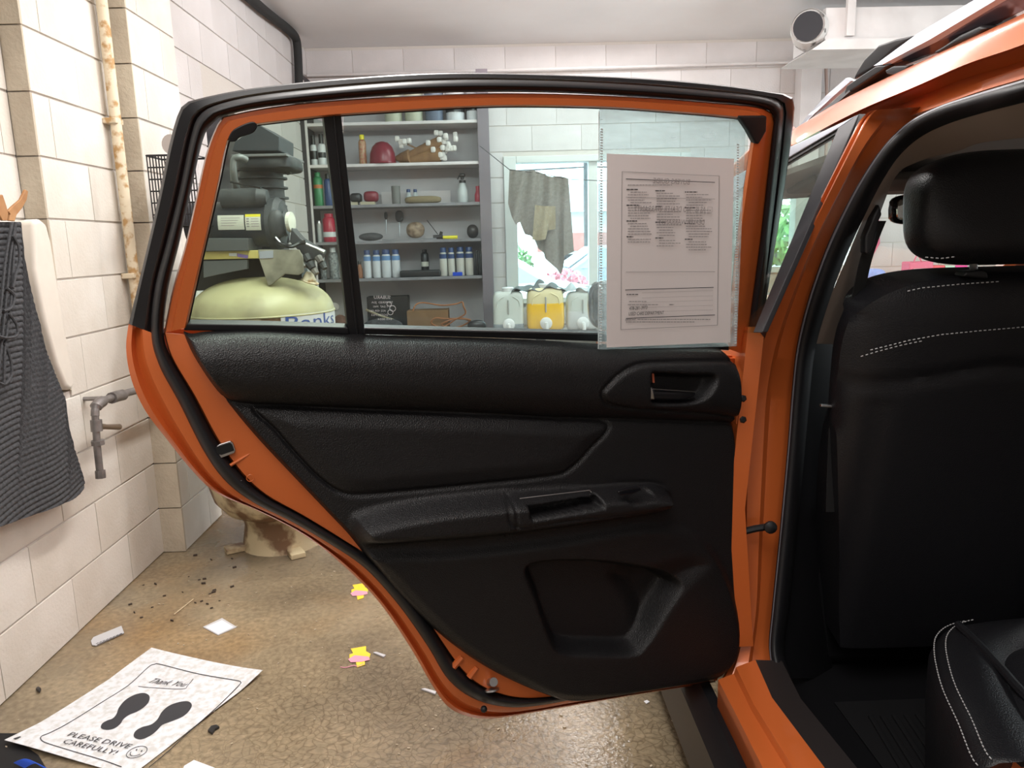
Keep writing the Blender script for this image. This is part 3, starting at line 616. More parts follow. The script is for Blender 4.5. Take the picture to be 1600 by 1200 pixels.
MB().prism(xr([(1382,110),(1395,103),(1420,102),(1412,112),(1398,118),(1385,116)], .70), (.05, 0, 0)).build('rail_foot', RUBBER, RAIL, bevel=.003)
MB().prism(xr([(1456,82),(1470,74),(1500,54),(1530,40),(1541,44),(1520,58),(1490,70),(1465,84)], .71), (.05, 0, 0)).build('rail_foot', RUBBER, RAIL, bevel=.004)
MB().sheet([xr([(1236,213),(1262,180),(1292,148),(1322,122)], .72), xr([(1237,214),(1272,178),(1300,152),(1330,126)], .715)], (.01, 0, 0)).build('roof_moulding', SILVER, car)
MB().sheet([xr([(1245,207),(1275,178),(1300,160),(1326,136)], .713), xr([(1247,206),(1277,182),(1302,166),(1328,143)], .708)], (.01, 0, 0)).build('roof_ditch_strip', RUBBER, car)
# --- door opening weatherstrip (on the body)
SO = [(1720,90,.80),(1600,126,.86),(1525,148,.96),(1465,168,1.04),(1420,192,1.10),(1385,226,1.13),(1355,268,1.16),(1325,320,1.20),(1292,390,1.26),(1264,470,1.31),(1247,540,1.35),(1239,610,1.36),(1232,700,1.36),(1220,830,1.35),(1208,950,1.33),(1203,1015,1.31),(1213,1068,1.27)]
SI = [(1720,128,.80),(1600,160,.86),(1530,178,.96),(1475,196,1.04),(1436,216,1.10),(1405,244,1.13),(1378,284,1.16),(1352,335,1.20),(1322,400,1.26),(1293,478,1.31),(1274,545,1.35),(1266,610,1.36),(1258,700,1.36),(1246,830,1.35),(1234,950,1.33),(1226,1015,1.31),(1236,1056,1.27)]
def srow(t, dy): return catmull([AY(a[0]+(b[0]-a[0])*t, a[1]+(b[1]-a[1])*t, a[2]+dy) for a, b in zip(SO, SI)], 6)
MB().sheet([srow(t, -.004-.020*math.sin(math.pi*min(1, t*1.0))**.7+t*.02) for t in (0, .08, .2, .3, .38, .46, .6, .8, 1)], (0, .006, 0)).build('opening_weatherstrip', RUBBER, car, smooth=True)
MB().tube(catmull([AY(a[0]+1.5, a[1]+2, a[2]-.006) for a in SO], 5), .0028, 6).build('weatherstrip_highlight', mat('grey_seal_highlight', (.12, .12, .14), .35), car, smooth=True)  # the seal's edge highlight is put into this lighter grey bead
# pillar trims
T1 = [(1720,128,.82),(1600,160,.88),(1530,178,.98),(1475,196,1.06),(1436,216,1.12),(1405,244,1.15),(1378,284,1.18),(1356,325,1.22),(1318,415,1.29),(1284,495,1.34),(1271,537,1.37)]
T2 = [(1720,200,.95),(1620,212,.98),(1530,222,1.08),(1490,236,1.14),(1450,245,1.18),(1425,254,1.2),(1400,268,1.22),(1380,305,1.24),(1342,415,1.31),(1318,490,1.36),(1305,538,1.39)]
MB().sheet([catmull([AY(*q) for q in T1], 5), catmull([AY(*q) for q in T2], 5)], (0.01, .008, 0)).build('pillar_trim', BEIGE, car, smooth=True)
m = MB(); m.sheet([[AY(*q) for q in ((1262,530,1.375),(1255,620,1.39),(1250,760,1.39),(1235,900,1.37),(1222,1060,1.33))], [AY(*q) for q in ((1312,530,1.43),(1310,620,1.46),(1312,760,1.46),(1300,900,1.45),(1300,1060,1.42))]], (.01, .03, 0))
m.build('lower_pillar_trim', BLACKP, car, smooth=True)
# seat belt
m = MB(); bl = [(1376,345,1.235),(1362,380,1.24),(1350,420,1.25),(1336,490,1.28),(1322,560,1.30),(1310,620,1.31),(1304,690,1.31),(1300,800,1.31)]
m.sheet([catmull([AY(x-9, y, Y) for x, y, Y in bl], 5), catmull([AY(x+9, y, Y+.01) for x, y, Y in bl], 5)], (0, .003, 0)); SB = m.build('seat_belt', mat('belt_webbing', (.012, .012, .013), .7), car)
m = MB(); m.prism([AY(*q, 1.225) for q in ((1374,318),(1379,335),(1374,345),(1366,385),(1358,398),(1352,396),(1352,370),(1364,340))], (0, .02, 0)); m.build('belt_guide', BLACKP, SB, bevel=.004)
m = MB(); m.obox(AY(1292, 634, 1.30), ((1, 0, -.1), (0, 1, 0), (.1, 0, 1)), (.012, .004, .0022)); lab(m.build('belt_stop', STEEL, SB, bevel=.001), 'bright metal tongue')
# headliner, windscreen, far side, dashboard
hz = 1.405
MB().sheet([[Vector((.64, .45, 1.425)), Vector((.66, 1.2, 1.405)), Vector((.66, 1.75, 1.38)), Vector((.66, 1.98, 1.335))], [Vector((.85, .45, hz+.03)), Vector((.85, 1.2, hz+.02)), Vector((.85, 1.75, hz-.0)), Vector((.85, 1.98, 1.345))], [Vector((1.4, .45, hz+.03)), Vector((1.4, 1.2, hz+.02)), Vector((1.4, 1.75, hz)), Vector((1.4, 1.98, 1.345))], [Vector((1.62, .45, 1.40)), Vector((1.62, 1.2, 1.39)), Vector((1.62, 1.75, 1.37)), Vector((1.62, 1.98, 1.33))], [Vector((1.72, .45, 1.30)), Vector((1.72, 1.2, 1.30)), Vector((1.72, 1.75, 1.30)), Vector((1.72, 1.98, 1.29))]], (0, 0, .012)).build('headliner', HEADL, car, smooth=True)
m = MB(); m.obox((.92, 1.80, 1.365), ((1, 0, 0), (0, 1, -.1), (0, .1, 1)), (.20, .085, .009)); m.build('sun_visor', mat('grey_visor', (.12, .115, .11), .85), car, bevel=.006)
m = MB(); m.obox((1.40, 1.80, 1.365), ((1, 0, 0), (0, 1, -.1), (0, .1, 1)), (.17, .085, .009)); m.build('sun_visor', MATS['grey_visor'], car, bevel=.006)
MB().sheet([[Vector((.62, 2.0, 1.36)), Vector((1.1, 2.03, 1.38)), Vector((1.62, 2.0, 1.36))], [Vector((.52, 2.62, 1.03)), Vector((1.1, 2.75, 1.05)), Vector((1.74, 2.62, 1.03))]]).build('windscreen', CLEARG, car)
m = MB(); c = AY(1428, 327, 1.85); m.sup(c+Vector((.055, 0, 0)), (.115, .018, .037), .45, 24, 12); m.tube([c+Vector((.06, .02, .02)), c+Vector((.06, .12, .09))], .010, 8); MR = m.build('rear_view_mirror', GLOSSB, car, smooth=True)
m = MB(); m.sup(c+Vector((.055, -.017, 0)), (.107, .004, .031), .45, 24, 12); m.build('mirror_glass', mat('mirror_silver', (.5, .52, .5), .03, 1), MR, smooth=True)
m = MB(); m.prism([(.52, 1.95, .72), (.52, 2.0, .93), (.52, 2.1, .985), (.52, 2.6, 1.0), (.52, 2.6, .5), (.52, 2.1, .5)], (1.2, 0, 0)); m.build('dashboard', BLACKP, car, bevel=.03, seg=3)
c = Vector((.84, 1.86, .93)); ax1 = Vector((1, 0, 0)); ax2 = Vector((0, .42, .9)).normalized()
ringp = lambda r: [c+(ax1*math.cos(k*math.tau/32)+ax2*math.sin(k*math.tau/32))*r for k in range(32)]
m = MB(); m.tube(ringp(.185), .014, 8, closed=True); SW = m.build('steering_wheel', LEATHER, car, smooth=True)
m = MB(); m.sup(c+Vector((0, .01, 0)), (.07, .035, .06), .7, 16, 10); [m.tube([c, c+(ax1*math.cos(a)+ax2*math.sin(a))*.18], .012, 6) for a in (0, math.pi, -math.pi/2)]; m.build('wheel_hub', BLACKP, SW, smooth=True)
MB().tube([c+(ax1*math.cos(a)+ax2*math.sin(a))*.178-Vector((0, .014, 0)) for a in np.linspace(2.2, 3.2, 8)], .004, 6).build('wheel_inlay', SILVER, SW, smooth=True)
MB().box(1.70, 1.76, .3, 2.5, .35, 1.02).build('far_door', BLACKP, car, bevel=.02)
MB().tube([(1.72, 1.3, 1.0), (1.64, 1.22, 1.38)], .04, 8).build('far_pillar', BEIGE, car)
m = MB(); m.sheet([[Vector((x, y, .36+.0*y)) for y in (-.2, 1.0, 1.8, 2.6)] for x in (.56, .8, 1.1, 1.7)], (0, 0, -.02)); FL = m.build('floor_pan', mat('black_carpet', (.005, .005, .006), .95, spec=.1), car)
m = MB()
for i in range(16):
    x = .66+i*.022; m.obox((x, 1.12, .366), ((.12, 1, 0), (1, -.12, 0), (0, 0, 1)), (.13, .005, .004))
m.box(.63, 1.04, .95, 1.30, .361, .365); m.build('floor_mat', mat('black_rubber_mat', (.008, .008, .009), .6, spec=.3), car, bevel=.001, seg=1)
MB().sheet([[q+Vector((0, 0, .012)) for q in si], [q+Vector((.05, 0, .008)) for q in si], [q+Vector((.09, .02, -.08)) for q in si]], (0, 0, -.01)).build('scuff_plate', mat('dark_brown_plastic', (.022, .018, .018), .5), car, smooth=True)
# front seat
so_px = [(1300,990),(1300,960),(1300,860),(1301,760),(1304,660),(1309,590),(1314,545),(1324,508),(1345,475),(1380,452),(1430,437),(1500,428),(1590,424)]
cX = .835
left = [onplane(x, y, (0, 1.27, 1.0), (0, 1, .22)) for x, y in so_px]; left = catmull(left, 5)
rowsS = []
for p in left:
    rowsS.append([p.x+(2*(cX-p.x))*k/28 for k in range(29)])
sn = Vector((0, -1, -.22)).normalized()
grid = []; back = []
ZT = left[-1].z; ZB = left[0].z
for p, xs in zip(left, rowsS):
    row = []; rb = []
    for x in xs:
        t = abs(x-cX)/max(1e-3, (cX-left[20].x)); v = (p.z-ZB)/(ZT-ZB)
        edge = max(0, 1-t**5)**.5*max(0, 1-max(0, v)**14)**.5
        bulge = .045*edge-.006*math.exp(-((t-.78)/.05)**2)*(v < .72)-.006*math.exp(-((v-.80+.05*t)/.012)**2)
        row.append(Vector((x, p.y, p.z))+sn*bulge); rb.append(Vector((x, p.y, p.z))-sn*(.03+.07*edge))
    grid.append(row); back.append(rb)
m = MB().sheet(grid); m.sheet(back)
rim = [(g, b) for g, b in zip([r[0] for r in grid]+grid[-1]+[r[-1] for r in grid][::-1], [r[0] for r in back]+back[-1]+[r[-1] for r in back][::-1])]
m.sheet([[a for a, b in rim], [b for a, b in rim]])
FS = m.build('front_seat', LEATHER, car, smooth=True, weld=True)
def seatpt(px, py, o=.047): return onplane(px, py, Vector((0, 1.27, 1.0))+sn*o, sn)
def stitch(pts, name, par, r=.0009, pitch=.0075, m=None):
    q = resample(pts, max(3, int(sum((Vector(b)-Vector(a)).length for a, b in zip(pts, pts[1:]))/pitch*2))); mm = MB()
    for i in range(0, len(q)-1, 2): mm.tube([q[i], q[i+1]], r, 4)
    return mm.build(name, m or STITCH, par)
stitch([seatpt(*q) for q in ((1360,547),(1385,541),(1420,532),(1470,523),(1530,517),(1600,511),(1680,508))], 'stitching', FS)
stitch([seatpt(*q) for q in ((1345,557),(1372,549),(1410,539),(1440,533))], 'stitching', FS)
stitch([seatpt(*q, .035) for q in ((1418,455),(1440,450),(1500,444),(1560,440))], 'stitching', FS)
# headrest
m = MB(); c = AY(1606, 324, 1.20); w_ = c.x-AY(1434, 322, 1.20).x; hh = (AY(1598, 234, 1.2).z-AY(1598, 414, 1.2).z)/2
m.sup(c+Vector((.006, .03, 0)), (w_, .06, hh), .52, 48, 30, ax=((1, 0, 0), (0, 1, -.12), (0, .12, 1))); HR = m.build('headrest', LEATHER, car, smooth=True)
for x, y in ((1521, 400), (1680, 400)): MB().tube([AY(x, y, 1.22), AY(x, 440, 1.23)], .006, 10).build('headrest_post', STEEL, HR, smooth=True)
m = MB(); m.prism([AY(*q, 1.205) for q in ((1505,432),(1511,424),(1535,421),(1543,425),(1545,436)) ], (0, .03, 0)); m.build('post_guide', BLACKP, HR, bevel=.003)
stitch([AY(*q, 1.158) for q in ((1446,402),(1470,404),(1495,401))], 'stitching', HR)
MB().box(.62, 1.06, 1.42, 1.95, .36, .60).build('seat_base', mat('black_carpet', (.005, .005, .006), .95, spec=.1), FS, bevel=.03)
PS = FS.copy(); C.objects.link(PS); PS.parent = car; PS.matrix_basis = Matrix.Translation((.60, .02, 0)); PS['label'] = 'passenger side front seat'
for ch in list(FS.children):
    q = ch.copy(); C.objects.link(q); q.parent = PS
# rear cushion
zc = .60
top_l = [AZ(1720,1070,zc), AZ(1620,1128,zc), AZ(1565,1163,zc), AZ(1532,1186,zc), AZ(1500,1130,zc-.01), AZ(1474,1060,zc), AZ(1463,1005,zc), AZ(1472,980,zc), AZ(1500,966,zc), AZ(1560,958,zc), AZ(1600,955,zc)]
tl_ = catmull(top_l, 5)
far = Vector((1.5, tl_[-1].y, zc)); poly = tl_+[far, Vector((1.5, .42, zc))]
poly = [Vector((p.x, p.y, zc)) for p in poly]
ctr = Vector((1.0, .72, zc))
def shr(k, dz): return [ctr.lerp(p, k)+Vector((0, 0, dz)) for p in poly]
rows = [shr(1.0, -.24), shr(1.02, -.10), shr(1.02, -.04), shr(1.0, -.015), shr(.96, -.002), shr(.90, .004), shr(.84, .004), shr(.80, -.006), shr(.76, .006), shr(.5, .010), shr(.0, .010)]
rows = [r+[r[0]] for r in rows]
RS = MB().sheet(rows).build('rear_seat', LEATHER, car, smooth=True, weld=True)
stitch([ctr.lerp(p, 1.006)+Vector((0, 0, -.009)) for p in poly[15:42]], 'stitching', RS, .0009)
stitch([ctr.lerp(p, .972)+Vector((0, 0, .002)) for p in poly[15:42]], 'stitching', RS, .0009)
MB().tube(catmull([AZ(*q, zc+.004) for q in ((1497,976),(1530,1008),(1560,1040),(1600,1085),(1650,1130))], 5), .007, 8).build('cushion_ridge', LEATHER, RS, smooth=True)
# rear wheel arch jamb, bottom right
MB().sheet([[AZ(1470,1204,.50), AZ(1520,1190,.53), AZ(1600,1172,.57), AZ(1700,1140,.62)], [AZ(1520,1320,.46), AZ(1600,1300,.50), AZ(1700,1290,.52), AZ(1800,1260,.56)]], (0, 0, -.02)).build('wheel_arch_jamb', ORANGE, car, smooth=True)
MB().sheet([[AZ(1490,1195,.50), AZ(1545,1165,.54), AZ(1600,1137,.58), AZ(1700,1090,.62)], [AZ(1490,1212,.50), AZ(1545,1192,.53), AZ(1600,1178,.57), AZ(1700,1150,.62)]], (0, 0, -.02)).build('arch_trim', mat('dark_brown_plastic', (.022, .018, .018), .5), car, smooth=True)
#@@REST
# ================================================================== OUTSIDE
struct(MB().box(-30, 50, YW+.2, 70, -.5, -.3).build('ground', mat('pale_asphalt', (.34, .34, .35), .8, noise=.2, nscale=2)))
def bush(c, r, n, label, seed, col=(.10, .22, .06), group=None, mname='leaf_green'):
    random.seed(seed); m = MB()
    for i in range(n):
        v = Vector((random.gauss(0, 1), random.gauss(0, 1), random.gauss(0, 1))).normalized()*r*random.uniform(.7, 1); p = Vector(c)+Vector((v.x, v.y, abs(v.z)))
        a = Vector((random.uniform(-1, 1), random.uniform(-1, 1), random.uniform(-1, 1))).normalized(); b = a.orthogonal().normalized(); s_ = r*.13
        m.add([p-a*s_, p+b*s_*.5, p+a*s_, p-b*s_*.5], [(0, 1, 2, 3)])
    root = thing('bush', label, 'bush', (c[0], c[1], -.3), group)
    stuff(m.build('leaf', mat(mname, col, .6), root))
    m = MB(); [m.tube([(c[0]+random.uniform(-.1, .1), c[1], -.3), Vector(c)+Vector((random.uniform(-.5, .5)*r, random.uniform(-.5, .5)*r, r*.6))], .02, 5) for k in range(5)]; stuff(m.build('stem', DARKW, root))
bush((.2, 13, .75), .5, 420, 'green bush outside the window, left of the hanging cloth', 3)
bush((1.2, 12.6, .3), .5, 350, 'pink flowering bush outside behind the white car', 4, (.55, .16, .20), None, 'pink_flower')
bush((3.9, 9.6, .8), .9, 600, 'light green shrub seen through the front door glass', 5, (.16, .30, .08), None, 'light_leaf')
bush((5.9, 10.4, .6), .8, 500, 'shrub outside right of the light green one', 6, (.14, .26, .08), None, 'light_leaf')
OGL = mat('painted_reflection_glass', (.35, .42, .46), .15)  # window reflection is put into this pale glass colour
def outcar(x, y, rz, paint, label):
    root = thing('parked_car', label, 'car', (x, y, -.3)); c, s_ = math.cos(rz), math.sin(rz)
    def tr(p): return Vector((x+p[0]*c-p[1]*s_, y+p[0]*s_+p[1]*c, p[2]-.3))
    prof = [(-2.2, .35), (-2.25, .7), (-2.1, .9), (-1.2, 1.0), (-.6, 1.42), (.6, 1.46), (1.3, 1.05), (2.1, .9), (2.25, .6), (2.2, .35)]
    m = MB(); m.prism([tr((a, -.85, b)) for a, b in prof], tr((0, .85, 0))-tr((0, -.85, 0))); m.build('body', paint, root, bevel=.06, seg=3)
    for yy in (-.87, .86):
        m = MB(); m.prism([tr((a, yy, b)) for a, b in [(-1.0, 1.02), (-.55, 1.36), (.55, 1.40), (1.1, 1.05)]], tr((0, .01, 0))-tr((0, 0, 0))); m.build('side_window', OGL, root)
        for xx in (-1.4, 1.4):
            m = MB(); m.lathe([(.18, 0), (.32, .0), (.32, .18), (.18, .18)], tr((xx, yy-.08, .32)), 18, (tr((0, 1, 0))-tr((0, 0, 0)))); m.build('wheel', RUBBER, root, smooth=True)
    m = MB(); m.prism([tr((-1.18, -.7, 1.04)), tr((-.65, -.65, 1.40)), tr((-.65, .65, 1.40)), tr((-1.18, .7, 1.04))], (0, 0, .02)); m.build('windscreen', OGL, root)
outcar(-.6, 10.2, .15, mat('white_car_paint', (.8, .8, .8), .3, coat=.5), 'white car parked outside the window at the left')
outcar(2.6, 15.5, .05, mat('blue_grey_car_paint', (.30, .36, .44), .3, coat=.5), 'blue-grey car parked farther off behind the white one')
root = thing('house', 'long low house across the street with a red-brown band', 'building', (4.5, 26, -.3))
MB().box(1.5, 9, 26, 30, -.3, 2.2).build('wall', mat('house_siding', (.6, .58, .56), .8), root); MB().prism([(1.1, 25.6, 2.2), (9.4, 25.6, 2.2), (9.4, 28, 3.2), (1.1, 28, 3.2)], (0, .2, .05)).build('roof', mat('house_roof', (.32, .30, .32), .8), root)
MB().box(1.5, 9, 25.95, 26, .9, 1.5).build('red_band', mat('house_red', (.42, .14, .12), .7), root)
for i in range(3): MB().box(2.2+i*2.3, 3.4+i*2.3, 25.93, 25.97, .2, .8).build('window', GLOSSB, root)
m = MB(); m.tube([(2.35, 19, -.3), (2.35, 19, 7)], .09, 8); m.box(1.5, 3.2, 18.95, 19.05, 5.6, 5.75); pole = tag(m.build('utility_pole', DARKW), 'dark utility pole standing across the street', 'pole')
m = MB(); [m.tube([(-12, 19, z0), (2.35, 19, z0+.4), (18, 19, z0)], .02, 4) for z0 in (2.6, 3.0)]; tag(m.build('power_line', DARKW), 'thin overhead wires crossing the view outside the window', 'wire')
stuff(bpy.data.objects['power_line'])
# ================================================================== LEFT WALL THINGS
# knitted mat with cords, hung in two brown leather straps
XT = -1.375
outl_r = [(22,346),(27,400),(36,450),(50,500),(62,550),(80,590),(95,622),(99,665),(108,700),(119,730),(126,755)]
topf = lambda x: 347 if x < 23 else float(np.interp(x, [p[0] for p in outl_r], [p[1] for p in outl_r]))
botf = lambda x: float(np.interp(x, [-150, 0, 60, 100, 118, 126], [850, 822, 800, 782, 772, 757]))
cols = []
NX, NY = 190, 290
for i in range(NX+1):
    x = -150+276*i/NX; a, b = topf(x), botf(x); col = []
    for j in range(NY+1):
        t = j/NY; y = a+(b-a)*t; p = AX(x, y, XT)
        wv = p.z+.003*math.sin(p.y*23)-.08*(p.y-1.9); rib = abs(math.sin(wv*math.pi/.0165)); knit = .5+.5*math.sin(p.y*math.tau/.020+2*int(wv/.0165))
        col.append(p+Vector((.012+.0045*rib**.6+.0018*knit*rib+.008*math.sin(p.y*14+p.z*2), 0, 0)))
    cols.append(col)
kmat = mat('charcoal_knit', (.062, .064, .070), .95, noise=.45, nscale=180)
towel = tag(MB().sheet(cols, (-.008, 0, 0)).build('knitted_mat', kmat, smooth=True), 'charcoal ribbed knit mat hanging on the left wall', 'mat')
for k, pts in enumerate([[(24,348),(16,400),(10,460),(4,520),(-4,600)], [(18,350),(8,410),(2,470),(-6,540)], [(20,368),(29,385),(30,410),(24,430),(20,450)], [(24,352),(20,420),(16,480),(8,540),(6,600)], [(10,450),(22,462),(18,480),(6,486)], [(14,490),(26,508),(26,524),(10,528),(-6,524)], [(6,535),(16,560),(18,585),(8,600),(-2,598)]]):
    MB().tube(catmull([AX(x, y, XT+.035+.004*(k % 3)) for x, y in pts], 5), .0042, 6).build('cord', kmat, towel, smooth=True)
leath = mat('tan_leather', (.42, .22, .09), .6, col2=(.30, .14, .05), nscale=20)
m = MB(); m.prism([AX(*q, XT+.03) for q in ((10,345),(12,335),(8,330),(16,322),(28,312),(34,300),(36,296),(40,299),(38,312),(31,325),(22,336),(19,346))], (.008, 0, 0)); st = tag(m.build('leather_strap', leath, bevel=.002), 'tan leather strap tip leaning right above the knit mat', 'strap')
m = MB(); m.prism([AX(*q, XT+.03) for q in ((-6,306),(0,304),(6,322),(9,334),(7,345),(0,345),(-8,330))], (.008, 0, 0)); tag(m.build('leather_strap', leath, bevel=.002), 'tan leather strap at the photo edge left of the other strap', 'strap')
m = MB(); m.prism([AX(*q, -1.47) for q in ((22,346),(34,343),(44,350),(52,380),(60,430),(72,500),(84,570),(89,602),(84,612),(74,604),(60,570),(40,500),(24,420))], (.06, 0, 0)); tag(m.build('padded_board', mat('cream_foam', (.68, .63, .56), .8, noise=.08, nscale=9), bevel=.014, seg=3), 'cream rounded board in the wall niche behind the knit mat', 'board')
m = MB(); m.box(-1.475, -1.27, 2.02, 2.36, 1.99, 2.3); tag(m.build('junction_box', mat('grey_box', (.42, .38, .36), .6), bevel=.01), 'grey metal box high on the wall in the top left corner', 'box')
# rusty cream conduit and black iron pipe
m = MB(); m.tube([(XA+.035, 2.985, ZC-.002), (XA+.035, 2.985, .95)], .020, 14); cnd = tag(m.build('conduit', RUST, smooth=True), 'rust-spotted cream vertical pipe beside the wall corner', 'pipe')
for z in (1.15, 1.72, 2.3): MB().box(XA, XA+.05, 2.955, 3.015, z, z+.02).build('clamp', RUST, cnd, bevel=.003)
XP = -1.33
ip = thing('iron_pipe', 'dark iron air pipe with elbow and drain tap on the lower left wall', 'pipe', AX(155, 700, XP))
P_ = lambda x, y, dx=0: AX(x, y, XP+dx)
MB().tube([P_(300, 590), P_(240, 603), P_(175, 620)], .0135, 12).build('pipe_run', IRON, ip, smooth=True)
MB().tube([P_(192, 617), P_(183, 619), P_(174, 622)], .020, 12).build('coupling', IRON, ip, smooth=True)
MB().tube(catmull([P_(176, 621), P_(160, 627), P_(150, 636), P_(148.5, 650)], 6), [.013]*6+[.019]*7+[.013]*6, 12).build('elbow', IRON, ip, smooth=True)
MB().tube([P_(148.5, 646), P_(152, 700), P_(157, 746)], .0115, 12).build('drop_pipe', IRON, ip, smooth=True)
MB().tube([P_(150, 656), P_(151.5, 674)], .018, 12).build('tee', IRON, ip, smooth=True)
MB().tube([P_(151, 666), P_(166, 667), P_(186, 667)], [.012, .009, .011], 10).build('side_outlet', mat('worn_brass', (.28, .22, .17), .4, .7), ip, smooth=True)
MB().tube([P_(152.5, 688), P_(153.5, 695)], .021, 8).build('union_nut', IRON, ip)
MB().tube([P_(156.5, 735), P_(157.5, 747)], .0165, 8).build('end_cap', IRON, ip)
MB().tube([P_(175, 622), P_(175, 622)+Vector((XA-XP, 0, 0))], .008, 6).build('wall_bracket', IRON, ip)
# wire basket with a roll on top
Bx = AX(228, 245, XB+.15); bz = thing('wire_basket', 'black wire rack with a rolled sheet on top behind the door edge', 'rack', (XB+.1, 3.2, 1.35))
x0, y0, z0, z1b = XB+.02, 2.87, 1.34, AY(240, 243, 2.87).z
xL = AY(229, 245, 2.87).x
m = MB()
for z in np.linspace(z0, z1b, 7): m.tube([(xL, y0, z), (xL+.17, y0, z)], .0028, 5)
m.tube([(xL, y0, z1b), (xL, y0+.13, z1b), (xL+.17, y0+.13, z1b), (xL+.17, y0, z1b), (xL, y0, z1b)], .004, 6); stuff(m.build('cross_wire', DARKM, bz))
m = MB()
for k in range(17): x = xL+.17*k/16; m.tube([(x, y0, z1b), (x, y0, z0), (x, y0+.13, z0)], .0024, 5)
stuff(m.build('upright_wire', DARKM, bz))
m = MB(); m.lathe([(.012, 0), (.035, 0), (.035, .13), (.012, .13)], (xL+.09, y0+.0, z1b+.038), 18, (.2, 1, 0)); tag(m.build('paper_roll', mat('grey_roll', (.42, .38, .36), .7), smooth=True), 'grey roll lying on top of the wire rack', 'roll')
# black hose in the ceiling corner
m = MB(); m.tube(catmull([AX(*q, XC+.045) for q in ((350,-40),(385,-8),(410,14),(430,30),(447,43),(460,56),(464,68),(466,95),(467,132),(468,170))], 5), .030, 10); tag(m.build('black_hose', mat('sooty_black', (.018, .018, .018), .8), smooth=True), 'thick black hose running along the ceiling edge and down the corner', 'hose')
# ================================================================== BACK WALL THINGS
YS = 5.84       # front edge of the shelves
def zs(y, x=640, Y=YS): return AY(x, y, Y).z
sx0, sx1 = AY(486, 320, YS).x, AY(750, 320, YS).x
SZ = [zs(189), zs(254), zs(318), zs(375), zs(433.5)]
ZB_ = zs(517, 700)
su = thing('shelf_unit', 'wall shelving with white and grey boards seen through the door window', 'shelf', ((sx0+sx1)/2, 6.0, ZB_))
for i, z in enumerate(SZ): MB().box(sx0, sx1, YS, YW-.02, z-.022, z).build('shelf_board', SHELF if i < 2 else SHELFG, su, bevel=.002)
MB().box(sx0-.002, sx1, YW-.018, YW, ZB_, SZ[0]+.35).build('back_panel', SHBACK, su)
x_ = AY(474, 300, YS).x; MB().prism([(x_-.03, YS-.01, ZB_), (x_+.05, YS-.01, ZB_), (sx0-.004, YS-.01, SZ[0]+.35), (x_-.06, YS-.01, SZ[0]+.35)], (0, YW-YS-.01, 0)).build('side_board', DARKW, su)
MB().box(sx0-.004, sx0+.012, YS-.006, YS+.01, ZB_, SZ[0]+.3).build('edge_strip', SHELF, su)
MB().box(sx1, sx1+.085, YS-.01, YW-.01, ZB_, SZ[0]+.35).build('side_board', mat('mauve_grey_wood', (.17, .145, .165), .6), su, bevel=.002)
ben = thing('work_bench', 'long bench board under the shelves and the window', 'bench', (.3, 5.9, 0))
MB().box(max(sx0-.05, XC+.02), AY(1080, 520, 5.6).x, 5.50, YW-.02, ZB_-.04, ZB_-.001).build('bench_top', mat('worn_brown_board', (.20, .13, .085), .7, noise=.4, nscale=9), ben, bevel=.003)
for x in (sx0+.05, .3, 1.2): MB().box(x, x+.07, 5.55, 5.62, 0, ZB_-.041).build('leg', DARKW, ben)
PXM = 5.75/F   # metres per photo pixel at the shelf
def xat(px, y=400, Y=5.93): return AY(px, y, Y).x
def bottle(name, label, cat, px0, px1, ytop, z, mbody, mcap, group=None, capf=.18, neck=.55, band=None, Y=5.93, shape='can'):
    x = (xat(px0, ytop, Y)+xat(px1, ytop, Y))/2; r = (xat(px1, ytop, Y)-xat(px0, ytop, Y))/2; h_ = AY((px0+px1)/2, ytop, Y).z-z
    root = thing(name, label, cat, (x, Y, z), group); hb = h_*(1-capf)
    if shape == 'can': prof = [(r*.94, 0), (r, .006), (r, hb*.90), (r*.8, hb*.97), (r*neck, hb)]
    elif shape == 'tub': prof = [(r*.9, 0), (r*.94, .006), (r, hb)]
    else: prof = [(r*.9, 0), (r, .012), (r, hb*.62), (r*.75, hb*.80), (r*neck, hb)]
    m = MB(); m.lathe(prof, (x, Y, z+.001), 20); m.build('body', mbody, root, smooth=True)
    if capf > 0:
        rc = r*(1.03 if shape == 'tub' else max(neck, .62)); m = MB(); m.lathe([(rc, 0), (rc, h_*capf*.9), (rc*.9, h_*capf)], (x, Y, z+hb+.0012), 16); m.build('cap', mcap, root, smooth=True)
    if band:
        a, b, mb = band; m = MB(); m.lathe([(r*1.012, hb*a), (r*1.012, hb*b)], (x, Y, z+.001), 20); m.f = m.f[:-2]; m.build('label_band', mb, root, smooth=True)
    return root
BLK = mat('black_item', (.018, .018, .02), .35); OLV = mat('pale_olive_plastic', (.42, .44, .34), .4); BGR = mat('blue_grey_plastic', (.12, .15, .21), .35)
WH2 = mat('white_item', (.58, .60, .62), .45); BLU = mat('blue_cap', (.03, .06, .17), .35); SKY = mat('sky_blue_print', (.13, .26, .48), .5); GRN = mat('green_can', (.04, .22, .09), .35)
YEL = mat('yellow_plastic', (.75, .66, .03), .4); RED = mat('red_can', (.40, .02, .05), .3); CLR = mat('cloudy_plastic', (.50, .54, .54), .35)
for i, (a, b, mb, bd, t) in enumerate([(598,627,OLV,None,'pale olive tub, leftmost on the top shelf'), (630,660,OLV,None,'second pale olive tub on the top shelf'), (662,692,BGR,None,'blue-grey tub in the middle of the top shelf'), (695,725,WH2,(.3,.6,BLK),'white tub with a black band beside the blue-grey tub'), (727,749,WH2,(.35,.6,BLK),'white tub with a dark band at the right end of the top shelf')]):
    bottle('tub', t, 'tub', a, b, 140, SZ[0], mb, WH2, 'tubs on the top shelf', .12, band=bd, shape='tub')
z = SZ[1]
